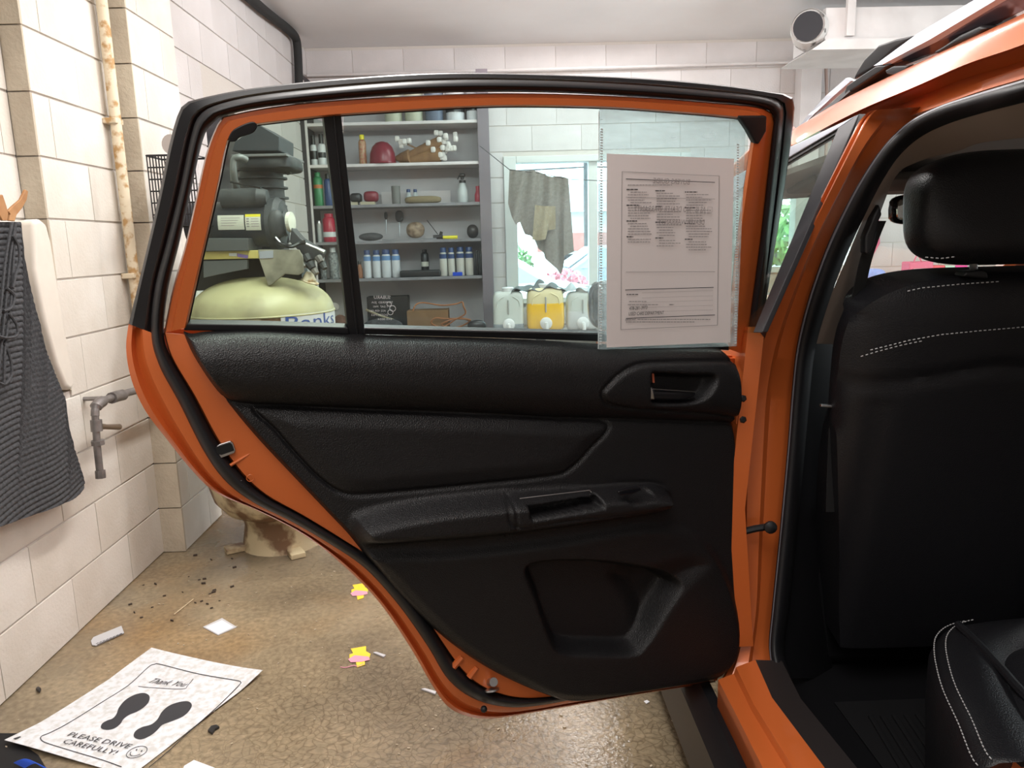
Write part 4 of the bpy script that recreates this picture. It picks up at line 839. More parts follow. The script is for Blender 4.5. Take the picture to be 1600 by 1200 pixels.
bottle('spray_can', 'white can with black top at the left end of the second shelf', 'can', 483, 494, 212, z, WH2, BLK, 'cans on the second shelf', .3, band=(.3,.7,BLK))
bottle('spray_can', 'white can with black top close to the dark division bar', 'can', 495, 507, 210, z, WH2, BLK, 'cans on the second shelf', .3, band=(.35,.6,BLK))
bottle('spray_can', 'slim yellow-capped can on the second shelf', 'can', 559, 571, 211, z, mat('yellow_red_print', (.42, .30, .16), .4, col2=(.4, .12, .08), nscale=60), YEL, 'cans on the second shelf', .16)
x = xat(598, 240); m = MB(); m.lathe([(.096, .004), (.098, .03), (.092, .08), (.075, .125), (.045, .155), (.01, .165)], (x, 5.92, z), 26); hd = m; bw = tag(hd.build('red_helmet', MAROON, smooth=True), 'round dark red hard cap on the second shelf', 'helmet')
m = MB(); m.lathe([(.10, 0), (.102, .006), (.10, .012)], (x, 5.92, z+.001), 24); m.build('brim', MAROON, bw)
bun = thing('wrapped_bundle', 'brown paper bundle with white buds lying on the second shelf', 'bundle', (xat(660, 240), 5.92, z))
random.seed(3)
brn = mat('kraft_paper', (.27, .15, .07), .8, col2=(.17, .09, .045), nscale=14)
for q in (((622,250),(690,222)), ((626,254),(692,238)), ((624,252),(688,250)), ((618,248),(640,244))):
    a, b = AY(*q[0], 5.93), AY(*q[1], 5.90); a.z = max(a.z, z+.02); b.z = max(b.z, z+.05); m = MB(); m.tube([a, a.lerp(b, .5), b], [.016, .036, .05], 10); m.build('paper_cone', brn, bun, smooth=True)
for i in range(46):
    px, py = (random.gauss(693, 10), random.uniform(207, 247)) if i < 40 else (random.uniform(620, 640), random.uniform(216, 232))
    p = AY(px, py, 5.86+random.uniform(0, .06)); m = MB(); m.sup(p, (.019, .017, .021), .6, 8, 6); m.build('white_bud', mat('white_foam', (.62, .60, .57), .8), bun)
    if i % 3 == 0: MB().tube([p, AY(680, 245, 5.93)], .003, 4).build('stem', brn, bun)
z = SZ[2]
bottle('bottle', 'green can with orange print at the left of the third shelf', 'can', 488, 503, 270, z, GRN, GRN, None, .12, band=(.6,.72,mat('orange_print', (.5, .16, .05), .5)))
bottle('bottle', 'dark blue can beside the green can', 'can', 505, 518, 272, z, BLU, BLK, None, .15)
def lump(name, label, cat, px0, px1, y0_, y1_, m_, Y=5.93, d=.05, e=.6, zb=None, parts=None):
    a, b = AY(px0, y0_, Y), AY(px1, y1_, Y); zb = b.z if zb is None else zb+.001
    m = MB(); m.sup(((a.x+b.x)/2, Y, (a.z+zb)/2), ((b.x-a.x)/2, d, (a.z-zb)/2), e, 18, 10); return tag(m.build(name, m_, smooth=True), label, cat)
br = lump('brush', 'dark scrubbing brush on the third shelf beside the division bar', 'brush', 547, 566, 302, 314, BLK, zb=z+.02)
m = MB(); m.box(xat(548), xat(565), 5.90, 5.96, z+.001, z+.025); stuff(m.build('bristles', mat('cream_bristle', (.5, .45, .32), .9), br))
br = lump('brush', 'red-backed scrubbing brush on the third shelf', 'brush', 568, 592, 299, 312, MAROON, zb=z+.02)
m = MB(); m.box(xat(569), xat(591), 5.90, 5.96, z+.001, z+.025); stuff(m.build('bristles', MATS['cream_bristle'], br))
bottle('cup', 'grey cup on the third shelf', 'cup', 611, 625, 291, z, mat('grey_cup', (.16, .16, .15), .6), BLK, None, 0, shape='tub')
bottle('small_bottle', 'small white dropper bottle behind the tan brush, left one', 'bottle', 633, 643, 296, z, CLR, BLU, 'dropper bottles', .2, shape='b', Y=6.02)
bottle('small_bottle', 'small white dropper bottle behind the tan brush, right one', 'bottle', 644, 653, 296, z, CLR, BLU, 'dropper bottles', .2, shape='b', Y=6.02)
lump('brush', 'long tan brush lying on the third shelf', 'brush', 632, 690, 307, 318, mat('tan_bristle', (.20, .155, .085), .9), zb=z)
m = MB(); m.box(xat(597), xat(706), 6.08, 6.09, z+.001, z+.105); tag(m.build('white_card', SHELF), 'white card standing at the back of the third shelf', 'card')
sb = bottle('spray_bottle', 'cloudy spray bottle with black trigger at the right of the third shelf', 'bottle', 714, 731, 282, z, CLR, BLK, None, .12, shape='b')
m = MB(); p = AY(722, 274, 5.93); m.sup(p, (.024, .018, .014), .6, 12, 8); m.tube([p+Vector((-.02, 0, .0)), p+Vector((-.035, 0, -.03))], .005, 6); m.tube([p, p+Vector((0, 0, -.03))], .012, 8); m.build('trigger_head', BLK, sb, smooth=True)
bottle('bottle', 'small red bottle at the right end of the third shelf', 'bottle', 741, 752, 291, z, RED, RED, None, .25, shape='b')
z = SZ[3]
bottle('canister', 'tall red canister on the fourth shelf left of the division bar', 'can', 503, 523, 334, z, RED, RED, None, .12, neck=.7, band=(.2,.4,WH2))
bottle('jar', 'slim clear jar beside the red canister', 'jar', 494, 502, 345, z, CLR, STEEL, None, .15, shape='tub')
lump('crumpled_bag', 'crumpled tan bag on the fourth shelf', 'bag', 634, 664, 347, 370, mat('tan_bag', (.34, .25, .17), .6, col2=(.12, .07, .04), nscale=24), e=.9, zb=z+.012)
m = MB(); m.box(xat(600), xat(684), 5.88, 6.02, z+.001, z+.011); tag(m.build('flat_tray', mat('grey_tray', (.20, .20, .21), .5)), 'flat grey tray under the tan bag', 'tray')
lump('rag', 'dark grey rag on the fourth shelf left of the tray', 'rag', 560, 599, 364, 376, mat('dark_rag', (.07, .07, .075), .9, noise=.5, nscale=30), e=1, zb=z)
sc_ = thing('scraper', 'black scraper with a bright yellow handle on the fourth shelf', 'scraper', (xat(690), 5.9, z))
m = MB(); m.tube([AY(692, 371, 5.9), AY(715, 371, 5.9)], [.012, .016], 8); m.build('handle', YEL, sc_, smooth=True)
m = MB(); m.tube([AY(677, 371, 5.9), AY(692, 370, 5.9)], .018, 8); m.tube([AY(688, 368, 5.9), AY(690, 362, 5.9)], .012, 8); m.tube([AY(684, 366, 5.9), AY(667, 344, 5.95)], .003, 5); m.build('head', BLK, sc_, smooth=True)
lump('clamp_tool', 'black clamp tool at the right end of the fourth shelf', 'tool', 729, 748, 351, 374, BLK, e=.9, zb=z)
for a, b, c_, d_, t in ((600,606,331,343,'small dark brush hanging on the shelf back'), (617,631,329,347,'larger dark brush hanging on the shelf back')):
    hb = lump('hanging_brush', t, 'brush', a, b, c_, d_, mat('dark_bristle', (.06, .06, .065), .9), Y=6.115, d=.02, e=.8); MB().tube([AY((a+b)/2, d_-2, 6.115), AY((a+b)/2, d_+22, 6.115)], .003, 5).build('handle', STEEL, hb)
z = SZ[4]
for i, (a, b, y_, t) in enumerate([(567,579,391,'white and blue spray can, leftmost of the left four'), (581,594,391,'white and blue spray can, second of the left four'), (595,610,390,'white and blue spray can, third of the left four'), (611,624,390,'white and blue spray can, rightmost of the left four'),
    (686,698,387,'cream and blue spray can, leftmost of the right four'), (699,710,387,'cream and blue spray can, second of the right four'), (712,725,386,'cream and blue spray can, third of the right four'), (726,739,386,'cream and blue spray can, rightmost of the right four')]):
    bottle('spray_can', t, 'can', a, b, y_, z, WH2 if i < 4 else mat('cream_item', (.52, .51, .46), .45), BLU, 'spray cans on the fifth shelf', .17, .8, band=(.74,.93,SKY if i < 4 else BLU))
bottle('spray_can', 'single black can standing between the two groups of spray cans', 'can', 657, 669, 390, z, BLK, BLK, None, .1, Y=6.03, band=(.4,.6,LABELW))
m = MB(); m.box(xat(625), xat(688), 5.86, 5.99, z+.001, z+.05); tag(m.build('black_tray', BLK, bevel=.008), 'low black tray on the fifth shelf in front of the black can', 'tray')
m = MB(); m.box(xat(707), xat(722), 5.86, 5.88, z+.001, z+.03); cl_ = tag(m.build('clip', mat('bright_blue', (.01, .06, .5), .4), bevel=.003), 'bright blue clip in front of the cream spray cans', 'clip')
for a, b, t in ((742,747,'thin black tube beside the cream spray cans'), (748,753,'thin black tube against the right side board')): bottle('tube', t, 'tube', a, b, 392, z, BLK, BLK, 'thin tubes on the fifth shelf', .1)
bottle('spray_can', 'dark can with silver top left of the division bar on the fifth shelf', 'can', 512, 527, 387, z, mat('dark_print_can', (.08, .09, .10), .4, col2=(.3, .32, .33), nscale=60), WH2, None, .15)
bottle('spray_can', 'dark can half hidden behind the compressor valves', 'can', 499, 509, 402, z, MATS['dark_print_can'], WH2, None, .15)
bottle('bottle', 'small brown bottle just right of the division bar on the fifth shelf', 'bottle', 557, 566, 408, z, mat('brown_label', (.28, .12, .06), .6), BLK, None, .2, shape='b')
z = ZB_
m = MB(); m.box(xat(567), xat(633), 5.98, 6.1, z+.001, z+.27); bb = tag(m.build('black_case', mat('black_case_plastic', (.008, .009, .012), .5), bevel=.006), 'upright black case on the bench under the shelves', 'case')
m = MB(); m.box(xat(634), xat(698), 5.80, 5.98, z+.001, z+.165); cb = tag(m.build('cardboard_box', mat('cardboard', (.24, .14, .07), .8, noise=.15, nscale=8), bevel=.002), 'brown cardboard box on the bench under the shelves', 'box')
MB().box(xat(634), xat(698), 5.795, 5.799, z+.03, z+.032).build('flap_edge', DARKW, cb)
cordm = mat('orange_brown_cord', (.33, .13, .05), .6)
m = MB()
random.seed(11)
pts = [(645,486),(650,476),(662,473),(690,477),(712,475),(722,472),(724,478),(727,490),(712,499),(700,507),(690,512),(674,505),(680,497),(695,498),(715,498),(735,500),(722,509),(704,513),(690,506),(720,497),(745,508)]
m.tube(catmull([AY(x, min(y, 512), 5.74+random.uniform(0, .05)) for x, y in pts], 6), .006, 6); tag(m.build('extension_cord', cordm, smooth=True), 'tangled orange-brown cord over the cardboard box', 'cord')
lump('plug_cluster', 'black cord plugs at the right end of the bench under the shelves', 'plug', 730, 760, 500, 515, BLK, Y=5.72, d=.04, e=.9, zb=z)
m = MB(); m.tube([AY(572, 484, 5.9), AY(596, 494, 5.88), AY(615, 500, 5.86)], .009, 8); tag(m.build('wooden_stick', mat('pale_stick', (.32, .28, .18), .7)), 'pale stick lying before the black case', 'stick')
lump('rag', 'dark crumpled rag on the bench before the black case', 'rag', 566, 630, 498, 516, MATS['dark_rag'], Y=5.8, e=1, zb=z)
# stuff left of divider on bench
m = MB(); p = AY(523, 480, 5.8); m.lathe([(.02, 0), (.03, 0), (.03, .03), (.02, .03)], p, 18, (.3, -1, .2)); tag(m.build('metal_ring', IRON, smooth=True), 'metal ring fitting on the bench beside the tank', 'ring')
lump('oil_rag', 'reddish-brown rag on the bench right of the tank', 'rag', 518, 546, 492, 516, mat('red_brown_rag', (.16, .08, .06), .9, noise=.5, nscale=30), Y=5.75, e=1, zb=z)
# jugs in front of the window
def jug(px0, px1, ytop, label, liquid, Y=5.68):
    a = AY(px0, ytop, Y); b = AY(px1, 507, Y); z0 = ZB_; x0_, x1_, z1_j = a.x, b.x, a.z; cx = (x0_+x1_)/2; hw = (x1_-x0_)/2
    root = thing('drink_dispenser', label, 'dispenser', (cx, Y, z0), 'dispensers in front of the window')
    shell, fill, lv = liquid
    m = MB(); m.sup((cx, Y, (z0+z1_j)/2+.001), (hw*.98, hw*.6, (z1_j-z0)/2), .32, 28, 16); m.build('container', shell, root, smooth=True)
    m = MB(); zz = z0+(z1_j-z0)*lv; m.sup((cx, Y, (z0+zz)/2+.004), (hw*1.0, hw*.615, (zz-z0)/2), .30, 28, 14); m.build('liquid', fill, root, smooth=True)
    m = MB(); m.lathe([(hw*.38, 0), (hw*.38, .03), (hw*.3, .035)], (cx, Y, z1_j-.004), 18); m.build('lid', WHITE, root, smooth=True)
    zt = z0+(z1_j-z0)*.20; f_ = Y-hw*.62
    m = MB(); m.lathe([(.045, 0), (.045, .012), (.03, .02)], (cx, f_, zt), 20, (0, -1, 0)); m.build('spigot_flange', WHITE, root, smooth=True)
    m = MB(); m.tube([(cx, f_, zt), (cx, f_-.045, zt), (cx+.004, f_-.05, zt-.05)], .013, 8); m.build('spigot', WHITE, root, smooth=True)
    m = MB(); m.tube([(cx, f_-.003, z0+(z1_j-z0)*.45), (cx, f_-.003, z0+(z1_j-z0)*.8)], .006, 6); m.build('level_strip', mat('grey_strip', (.36, .37, .35), .5), root)
    m = MB()
    for s_ in (-1, 1): MB().tube(catmull([(cx+s_*hw*.72, f_+.01, z0+(z1_j-z0)*.6), (cx+s_*hw*.66, f_+.004, z0+(z1_j-z0)*.78), (cx+s_*hw*.3, f_+.004, z0+(z1_j-z0)*.88)], 5), .006, 6).build('moulded_rib', shell, root, smooth=True)
FRO = mat('frosted_plastic', (.62, .66, .62), .4); GLIQ = mat('dark_grey_liquid', (.22, .25, .27), .3); YLIQ = mat('yellow_liquid', (.88, .52, .015), .3); WLIQ = mat('clear_liquid', (.58, .60, .60), .35)
jug(769, 819, 456, 'frosted dispenser with a little grey liquid, left of the three', (FRO, GLIQ, .22))
jug(822, 881, 450, 'dispenser filled with bright yellow liquid', (mat('frosted_yellow', (.78, .70, .42), .4), YLIQ, .72))
jug(884, 934, 456, 'clear whitish dispenser right of the yellow one', (FRO, WLIQ, .55))
# rags on top of the jugs
def cloth(name, label, pts_top, pts_bot, Y, m_, amp=.03, fr=9, n=50, rows_=40, thick=.004):
    a = pxs(pts_top, n, 3); b = pxs(pts_bot, n, 1); g = []
    for j in range(rows_+1):
        t = j/rows_; r = []
        for i in range(n):
            p = AY(a[i].x+(b[i].x-a[i].x)*t, a[i].y+(b[i].y-a[i].y)*t, Y); p.y += amp*math.sin(i/n*fr*math.pi+t*1.2)*(.3+.7*t)+.3*amp*math.sin(i*.9+t*5); r.append(p)
        g.append(r)
    return tag(MB().sheet(g, (0, thick, 0)).build(name, m_, smooth=True), label, 'cloth')
GREYC = mat('grey_cloth', (.24, .225, .20), .9, noise=.25, nscale=60); TANC = mat('olive_tan_cloth', (.36, .31, .20), .9, noise=.2, nscale=50)
cloth('hanging_rag', 'grey-brown cloth hanging on the wire before the window', [(796,265),(815,267),(832,266),(846,270),(860,276),(875,275),(888,279)], [(794,318),(800,340),(806,352),(812,346),(820,366),(828,368),(834,372),(842,390),(850,394),(852,404),(870,420),(877,430),(880,418),(882,400),(890,396),(897,393)], 5.72, GREYC, .018, 8)
cloth('hanging_rag', 'shorter olive-tan cloth folded over the front of the grey-brown one', [(836,320),(850,322),(858,322),(868,322)], [(832,374),(840,376),(852,374),(856,360),(868,358)], 5.66, TANC, .012, 3, 24, 20)
m = MB(); m.tube([AY(750,228,5.72), AY(796,265,5.72), AY(845,271,5.72), AY(888,280,5.72), AY(950,283,5.72), AY(1100,285,5.72)], .003, 5); tag(m.build('drying_wire', DARKM), 'thin wire strung across the window carrying the cloths', 'wire')
def heap(label, px0, px1, y0_, y1_, m_, Y, seed):
    random.seed(seed); a, b = AY(px0, y0_, Y), AY(px1, y1_-3, Y); g = []
    for j in range(13):
        r = []
        for i in range(31):
            u, v = i/30, j/12; x = a.x+(b.x-a.x)*u; yy = Y-.10+.2*v
            e = (1-(2*u-1)**4)**.5 if 0 < u < 1 else 0
            r.append(Vector((x, yy, b.z+(a.z-b.z)*e*(.55+.25*math.sin(u*9+v*3+seed)+.2*math.sin(u*21-v*6))*(1-.5*abs(2*v-1)))))
        g.append(r)
    return tag(MB().sheet(g, (0, 0, -.004)).build('draped_rag', m_, smooth=True), label, 'cloth')
heap('dark grey rag draped over the dispensers', 797, 884, 436, 458, mat('slate_cloth', (.13, .15, .15), .9), 5.70, 1)
heap('pale rag draped over the right dispenser', 878, 945, 440, 458, mat('pale_cloth', (.42, .46, .47), .9), 5.70, 5)
# thin pipes, duct, wall post
m = MB(); m.tube([AY(480, 118, 6.10), AY(1000, 104, 6.10), AY(1245, 97, 6.10)], .011, 8); tag(m.build('thin_pipe', BLOCKW, smooth=True), 'thin painted pipe running along the top of the back wall', 'pipe')
m = MB(); m.tube([AY(1290, 80, 6.11), AY(1293, 190, 6.11), (AY(1293, 190, 6.11).x, 6.11, 0)], .013, 8); tag(m.build('vertical_pipe', mat('pinkish_pipe', (.48, .36, .32), .6), smooth=True), 'thin vertical pinkish pipe below the duct', 'pipe')
a = AY(1247, 95, 6.1); m = MB(); m.box(a.x, a.x+.16, 6.02, YW-.013, 0, AY(1247, 97, 6.02).z); tag(m.build('wall_post', BLOCKW, bevel=.004), 'white painted post on the back wall under the duct', 'post')
YD = 4.9
dz = lambda y, x=1300, Y=YD: AY(x, y, Y).z
a = AY(1291, 12, YD); dz1 = min(ZC-.002, a.z)
DUCTM = mat('chipped_white_paint', (.60, .58, .57), .7, col2=(.52, .50, .49), nscale=6)
dct = thing('air_duct', 'white box duct with a round black opening under the ceiling', 'duct', (a.x, YD, dz1))
MB().box(a.x, a.x+2.3, YD, YD+.5, dz(62), dz1-.0).build('duct_box', DUCTM, dct, bevel=.003)
MB().prism([(a.x-.09, YD-.03, dz(79)), (a.x, YD-.03, dz(63)), (a.x, YD+.5, dz(63)), (a.x-.09, YD+.5, dz(79))], (2.3, 0, -.01)).build('drip_flange', DUCTM, dct)
c = AY(1263, 42, YD); 
m = MB(); cc = c+Vector((.0, 0, 0)); ax_ = Vector((-.55, -1, -.05)).normalized()
m.lathe([(.088, 0), (.098, .0), (.098, .02), (.11, -.03), (.12, -.16)], cc, 26, ax_); m.build('flue_collar', mat('flaking_white', (.55, .53, .51), .8, col2=(.10, .09, .085), nscale=16, lo=.36, hi=.44), dct, smooth=True)
m = MB(); m.lathe([(.078, .012), (.086, .022), (.0, .023)], cc, 26, ax_); m.build('flue_opening', mat('soot', (.012, .012, .016), .7), dct)
m = MB(); m.box(a.x+.12, a.x+.17, YD-.03, YD-.001, dz(58), ZC-.001); m.build('strap', DUCTM, dct)
# table of goods seen through the windscreen
YT = 5.35; zt = AY(1370, 446, YT).z
tb = thing('side_table', 'white table against the back wall seen through the windscreen', 'table', (3.2, 5.6, 0))
MB().box(2.45, 4.6, YT, 6.05, zt-.03, zt).build('table_top', SHELF, tb, bevel=.004)
for x in (2.5, 4.5):
    for y in (YT+.04, 6.0): MB().box(x-.02, x+.02, y-.02, y+.02, 0, zt-.031).build('leg', STEEL, tb)
PINK = mat('pink_fabric', (.62, .12, .22), .6)
def lump2(name, label, cat, px0, px1, y0_, m_, e=.7, Y=5.55, d=.1): return lump(name, label, cat, px0, px1, y0_, 440, m_, Y=Y, d=d, e=e, zb=zt)
lump2('cloth_pile', 'light blue cloth heap at the left of the side table', 'cloth', 1352, 1378, 420, mat('light_blue_cloth', (.22, .34, .70), .8), Y=5.75)
lump2('bag', 'flat yellow bag on the side table', 'bag', 1370, 1402, 437, YEL, Y=5.45, d=.07)
lump2('bag', 'small turquoise bag on the side table beside the pink bag', 'bag', 1396, 1422, 433, mat('turquoise', (.18, .50, .58), .6), Y=5.66, d=.04)
lump2('bag', 'small yellow packet right of the turquoise bag', 'packet', 1424, 1434, 432, YEL, Y=5.42, d=.05)
pb = thing('pink_bag', 'pink open carrier bag on the side table', 'bag', (AY(1435, 430, 5.75).x, 5.75, zt))
q0, q1 = AY(1416, 409, 5.75), AY(1452, 430, 5.75); MB().box(q0.x, q1.x, 5.70, 5.82, zt+.001, q0.z).build('body', PINK, pb, bevel=.01)
MB().tube(catmull([(q0.x+.03, 5.70, q0.z), (q0.x+.05, 5.69, q0.z+.05), (q0.x+.09, 5.70, q0.z)], 5), .005, 6).build('handle', PINK, pb); MB().box(q0.x+.03, q1.x-.04, 5.692, 5.698, zt+.03, q0.z-.05).build('window_patch', mat('pale_pink', (.60, .38, .42), .6), pb)
for p0, p1, mm_, t in ((1455, 1474, mat('coral_red', (.75, .08, .12), .5), 'coral red box on the side table below the headrest'), (1475, 1490, mat('mint_box', (.45, .68, .55), .5), 'mint green box between the red and magenta boxes'), (1491, 1509, mat('magenta_box', (.80, .03, .32), .5), 'magenta box on the side table beside the mint box')):
    a, b = AY(p0, 415, 5.8), AY(p1, 430, 5.8); m = MB(); m.box(a.x, b.x-.004, 5.78, 5.9, zt+.001, a.z); tag(m.build('goods_box', mm_, bevel=.003), t, 'box')
m = MB(); a = AY(1366, 340, 6.0); m.prism([AY(*q, 6.128) for q in ((1362,335),(1373,330),(1375,380),(1366,396),(1358,408),(1355,400))], (0, .018, 0)); tag(m.build('pink_apron', PINK), 'pink cloth hanging on the back wall beyond the windscreen', 'cloth')
# ================================================================== AIR COMPRESSOR
YCm = 3.13; tc_ = AY(411, 480, YCm); tx = tc_.x
cmp_ = thing('air_compressor', 'old cream air compressor with a vertical tank behind the open door', 'compressor', (tx, YCm, 0))
zt0 = AY(411, 497, YCm-.28).z
m = MB(); m.lathe([(.16, .14), (.22, .17), (.262, .225), (.282, .30), (.284, .36), (.284, zt0-.005)], (tx, YCm, 0), 48); tk = m.build('tank_body', TANKR, cmp_, smooth=True)
hD = AY(411, 432, YCm).z-zt0
m = MB(); m.lathe([(.284, zt0-.004)]+[(.284*math.cos(a)**.85 if a < 1.5 else .01, zt0+hD*math.sin(a)) for a in np.linspace(.05, 1.5, 12)], (tx, YCm, 0), 48); m.build('tank_dome', TANK, cmp_, smooth=True)
m = MB(); m.tube([(tx+.285*math.cos(k*math.tau/40), YCm+.285*math.sin(k*math.tau/40), zt0) for k in range(40)], .004, 6, closed=True); m.build('weld_seam', TANK, cmp_, smooth=True)
m = MB(); m.lathe([(.175, .0), (.168, .02), (.155, .10), (.165, .15)], (tx+.005, YCm, 0), 32); m.build('base_ring', TANKR, cmp_, smooth=True)
for k in range(4):
    an = math.radians(-60+k*90); m = MB(); m.obox((tx+.19*math.cos(an), YCm+.19*math.sin(an), .012), ((math.cos(an), math.sin(an), 0), (-math.sin(an), math.cos(an), 0), (0, 0, 1)), (.05, .03, .011)); m.build('foot', TANKR, cmp_, bevel=.003)
# banner round the tank
def tpt(px, z, r=.2865):
    d = AY(px, 490, YCm)-CAM; d.z = 0; d.normalize(); o = Vector((CAM.x-tx, CAM.y-YCm, 0)); b_ = o.dot(d); c_ = o.dot(o)-r*r; t_ = -b_-math.sqrt(max(0, b_*b_-c_)); q = o+d*t_; return math.atan2(q.y, q.x)
a0, a1 = tpt(438, 0), tpt(515, 0); zt_ = AY(440, 494, 2.85).z
g = [[Vector((tx+.2862*math.cos(a), YCm+.2862*math.sin(a), z)) for a in np.linspace(a0, a1+.3, 16)] for z in (zt_-.20, zt_)]
MB().sheet(g).build('banner', mat('white_banner', (.62, .62, .66), .5), cmp_, smooth=True)
ob = text('Banks', (0, 0, 0), (1, 0, 0), (0, 1, 0), .075, mat('blue_lettering', (.05, .09, .30), .5), 'lettering', cmp_, width=.30)
for v in ob.data.vertices:
    a = a0+.06+v.co.x*.92/.2866; zz = zt_-.058+v.co.y; v.co = (tx+.2875*math.cos(a), YCm+.2875*math.sin(a), zz)
# bed plate, bracket
q = lambda x, y, Y=2.98: AY(x, y, Y)
m = MB(); m.prism([q(300,393), q(403,391), q(403,404), q(300,406)], (0, .35, 0)); bd = m.build('bed_plate', mat('yellow_enamel', (.60, .50, .16), .45, noise=.2, nscale=20), cmp_, bevel=.003)
m = MB(); m.prism([q(358,395.5,2.978), q(370,395.5,2.978), q(370,400.5,2.978), q(358,400,2.978)], (0, -.001, 0)); m.build('white_sticker', WH2, bd)
m = MB(); m.prism([q(371,396,2.978), q(388,399,2.978), q(387,404,2.978), q(371,401,2.978)], (0, -.001, 0)); m.build('violet_sticker', mat('violet_sticker', (.22, .14, .42), .5), bd)
m = MB(); m.prism([q(403,390,2.95), q(467,390,2.95), q(473,402,2.95), q(475,425,2.95), q(466,430,2.95), q(445,428,2.95), q(424,445,2.95), q(419,446,2.95), q(405,405,2.95)], (0, .012, 0)); m.build('support_bracket', mat('grimy_cream', (.36, .34, .27), .5, noise=.5, nscale=14), cmp_, bevel=.002)
m = MB(); m.prism([q(405,393,2.948), q(427,391,2.948), q(427,403,2.948), q(406,404,2.948)], (0, -.001, 0)); m.build('bracket_label', mat('grey_blue_label', (.36, .38, .44), .6), cmp_)
m = MB(); m.prism([q(290,402,3.12), q(425,400,3.12), q(470,400,3.12), q(472,436,3.12), q(420,450,3.12), q(290,455,3.12)], (0, .1, 0)); m.build('dark_gap_block', DARKM, cmp_)  # added dark block that stands in for the dark gap under the bed plate
m = MB(); m.prism([q(318,408), q(386,406), q(386,420), q(345,428), q(318,434)], (0, .02, 0)); m.build('belt_guard', mat('grey_guard', (.10, .105, .11), .5), cmp_)
m = MB(); m.prism([q(322,372,2.96), q(388,372,2.96), q(388,392,2.96), q(318,393,2.96)], (0, .25, 0)); m.build('motor_base', mat('grey_motor_base', (.08, .085, .088), .5), cmp_, bevel=.003)
# motor: horizontal drum lying left-right
mc0, mc1 = q(300, 352, 3.08), q(432, 350, 3.08); ax = (mc1-mc0).normalized()
m = MB(); m.tube([mc0, mc0.lerp(mc1, .02), mc1], .088, 26); m.build('motor_drum', mat('dark_blue_grey', (.020, .022, .028), .4), cmp_, smooth=True)
m = MB(); m.lathe([(.088, 0), (.100, .0), (.104, .03), (.09, .05), (.05, .058)], mc1-ax*.02, 28, ax); m.build('motor_end_bell', CAST, cmp_, smooth=True)
m = MB(); m.lathe([(.0, 0), (.05, 0.002), (.045, .012), (.0, .014)], mc1+ax*.038+Vector((.0, -.02, .0)), 16, ax); m.build('shaft_cover', CAST, cmp_, smooth=True)
for i in range(5):
    an = i*math.tau/5; v = Vector((0, math.cos(an), math.sin(an))); m = MB(); m.tube([mc1+ax*.03+v*.03, mc1+ax*.035+v*.075], .008, 6); m.build('bell_rib', CAST, cmp_)
def drumlabel(x0_, x1_, y0_, y1_, mt, nm, rr=.0888):
    s0, s1_ = (q(x0_, 345, 3.0)-mc0).dot(ax), (q(x1_, 345, 3.0)-mc0).dot(ax); g = []
    for a in np.linspace(math.radians(y0_), math.radians(y1_), 7):
        v = Vector((0, -math.cos(a), math.sin(a))); g.append([mc0+ax*s0+v*rr, mc0+ax*s1_+v*rr])
    MB().sheet(g).build(nm, mt, cmp_, smooth=True)
drumlabel(341, 382, -14, 22, LABELW, 'motor_label'); drumlabel(384, 408, -16, 17, LABELW, 'warning_label'); drumlabel(384, 408, 17, 24, YEL, 'warning_strip', .089)
for k, a in enumerate((14, 8, 2, -4)): drumlabel(346, 376-3*k, a, a+1.6, INKL, 'label_line', .0892)
for k, a in enumerate((11, 5, -1, -7)): drumlabel(393, 405, a, a+2.0, INKL, 'label_line', .0892); drumlabel(386, 390, a-.5, a+2.4, INKG, 'label_symbol', .0892)
c0, c1 = q(348, 311, 3.03), q(404, 309, 3.03); m = MB(); m.tube([c0, c1], .038, 20); m.build('capacitor_can', mat('dusty_black', (.025, .027, .03), .5, col2=(.10, .105, .11), nscale=6), cmp_, smooth=True)
m = MB(); m.tube([c1, c1+ax*.035], [.040, .030], 16); m.build('capacitor_end', CAST, cmp_, smooth=True)
# pump
pm = (q(372, 300, 3.2), q(444, 300, 3.2)); pcx = (pm[0].x+pm[1].x)/2; pz = lambda y: AY(408, y, 3.2).z; pr = (pm[1].x-pm[0].x)/2
pc = lambda y: (pcx, 3.22, pz(y))
m = MB(); m.lathe([(pr*.93, 0), (pr*.93, pz(262)-pz(392))], pc(392), 28); m.build('pump_cylinder', CAST, cmp_, smooth=True)
for y in (312, 296, 281, 268): m = MB(); m.lathe([(pr*.9, 0), (pr*1.10, .002), (pr*1.10, .009), (pr*.9, .011)], pc(y), 32); m.build('cooling_fin', CAST, cmp_)
m = MB(); a = q(362, 266, 3.05); b = q(450, 238, 3.05); m.sup(((a.x+b.x)/2, 3.2, (a.z+b.z)/2), ((b.x-a.x)/2, .13, (b.z-a.z)/2), .4, 28, 12); m.build('cylinder_head', CAST, cmp_, smooth=True)
m = MB(); m.box(a.x-.0, b.x-.01, 3.06, 3.34, b.z-.012, b.z-.002); m.build('head_gasket_plate', mat('dusty_grey_plate', (.14, .145, .15), .6), cmp_, bevel=.002)
m = MB(); m.prism([q(362,236,3.08), q(436,236,3.08), q(436,213,3.08), q(404,194,3.08), q(366,222,3.08)], (0, .22, 0)); m.build('air_filter_box', mat('dark_slate', (.028, .032, .040), .55), cmp_, bevel=.004)
m = MB(); m.lathe([(.0, 0), (.035, 0), (.045, .01), (.04, .025), (.0, .03)], q(444, 256, 3.2), 20, (1, .0, 0)); m.build('side_port', CAST, cmp_, smooth=True)
m = MB(); m.tube(catmull([q(385,250,3.02), q(375,246,3.0), q(366,250,3.0), q(365,270,3.0), q(368,288,3.03), q(372,300,3.08)], 6), .013, 10); m.build('discharge_tube', mat('dusty_tube', (.17, .18, .18), .5, .3), cmp_, smooth=True)
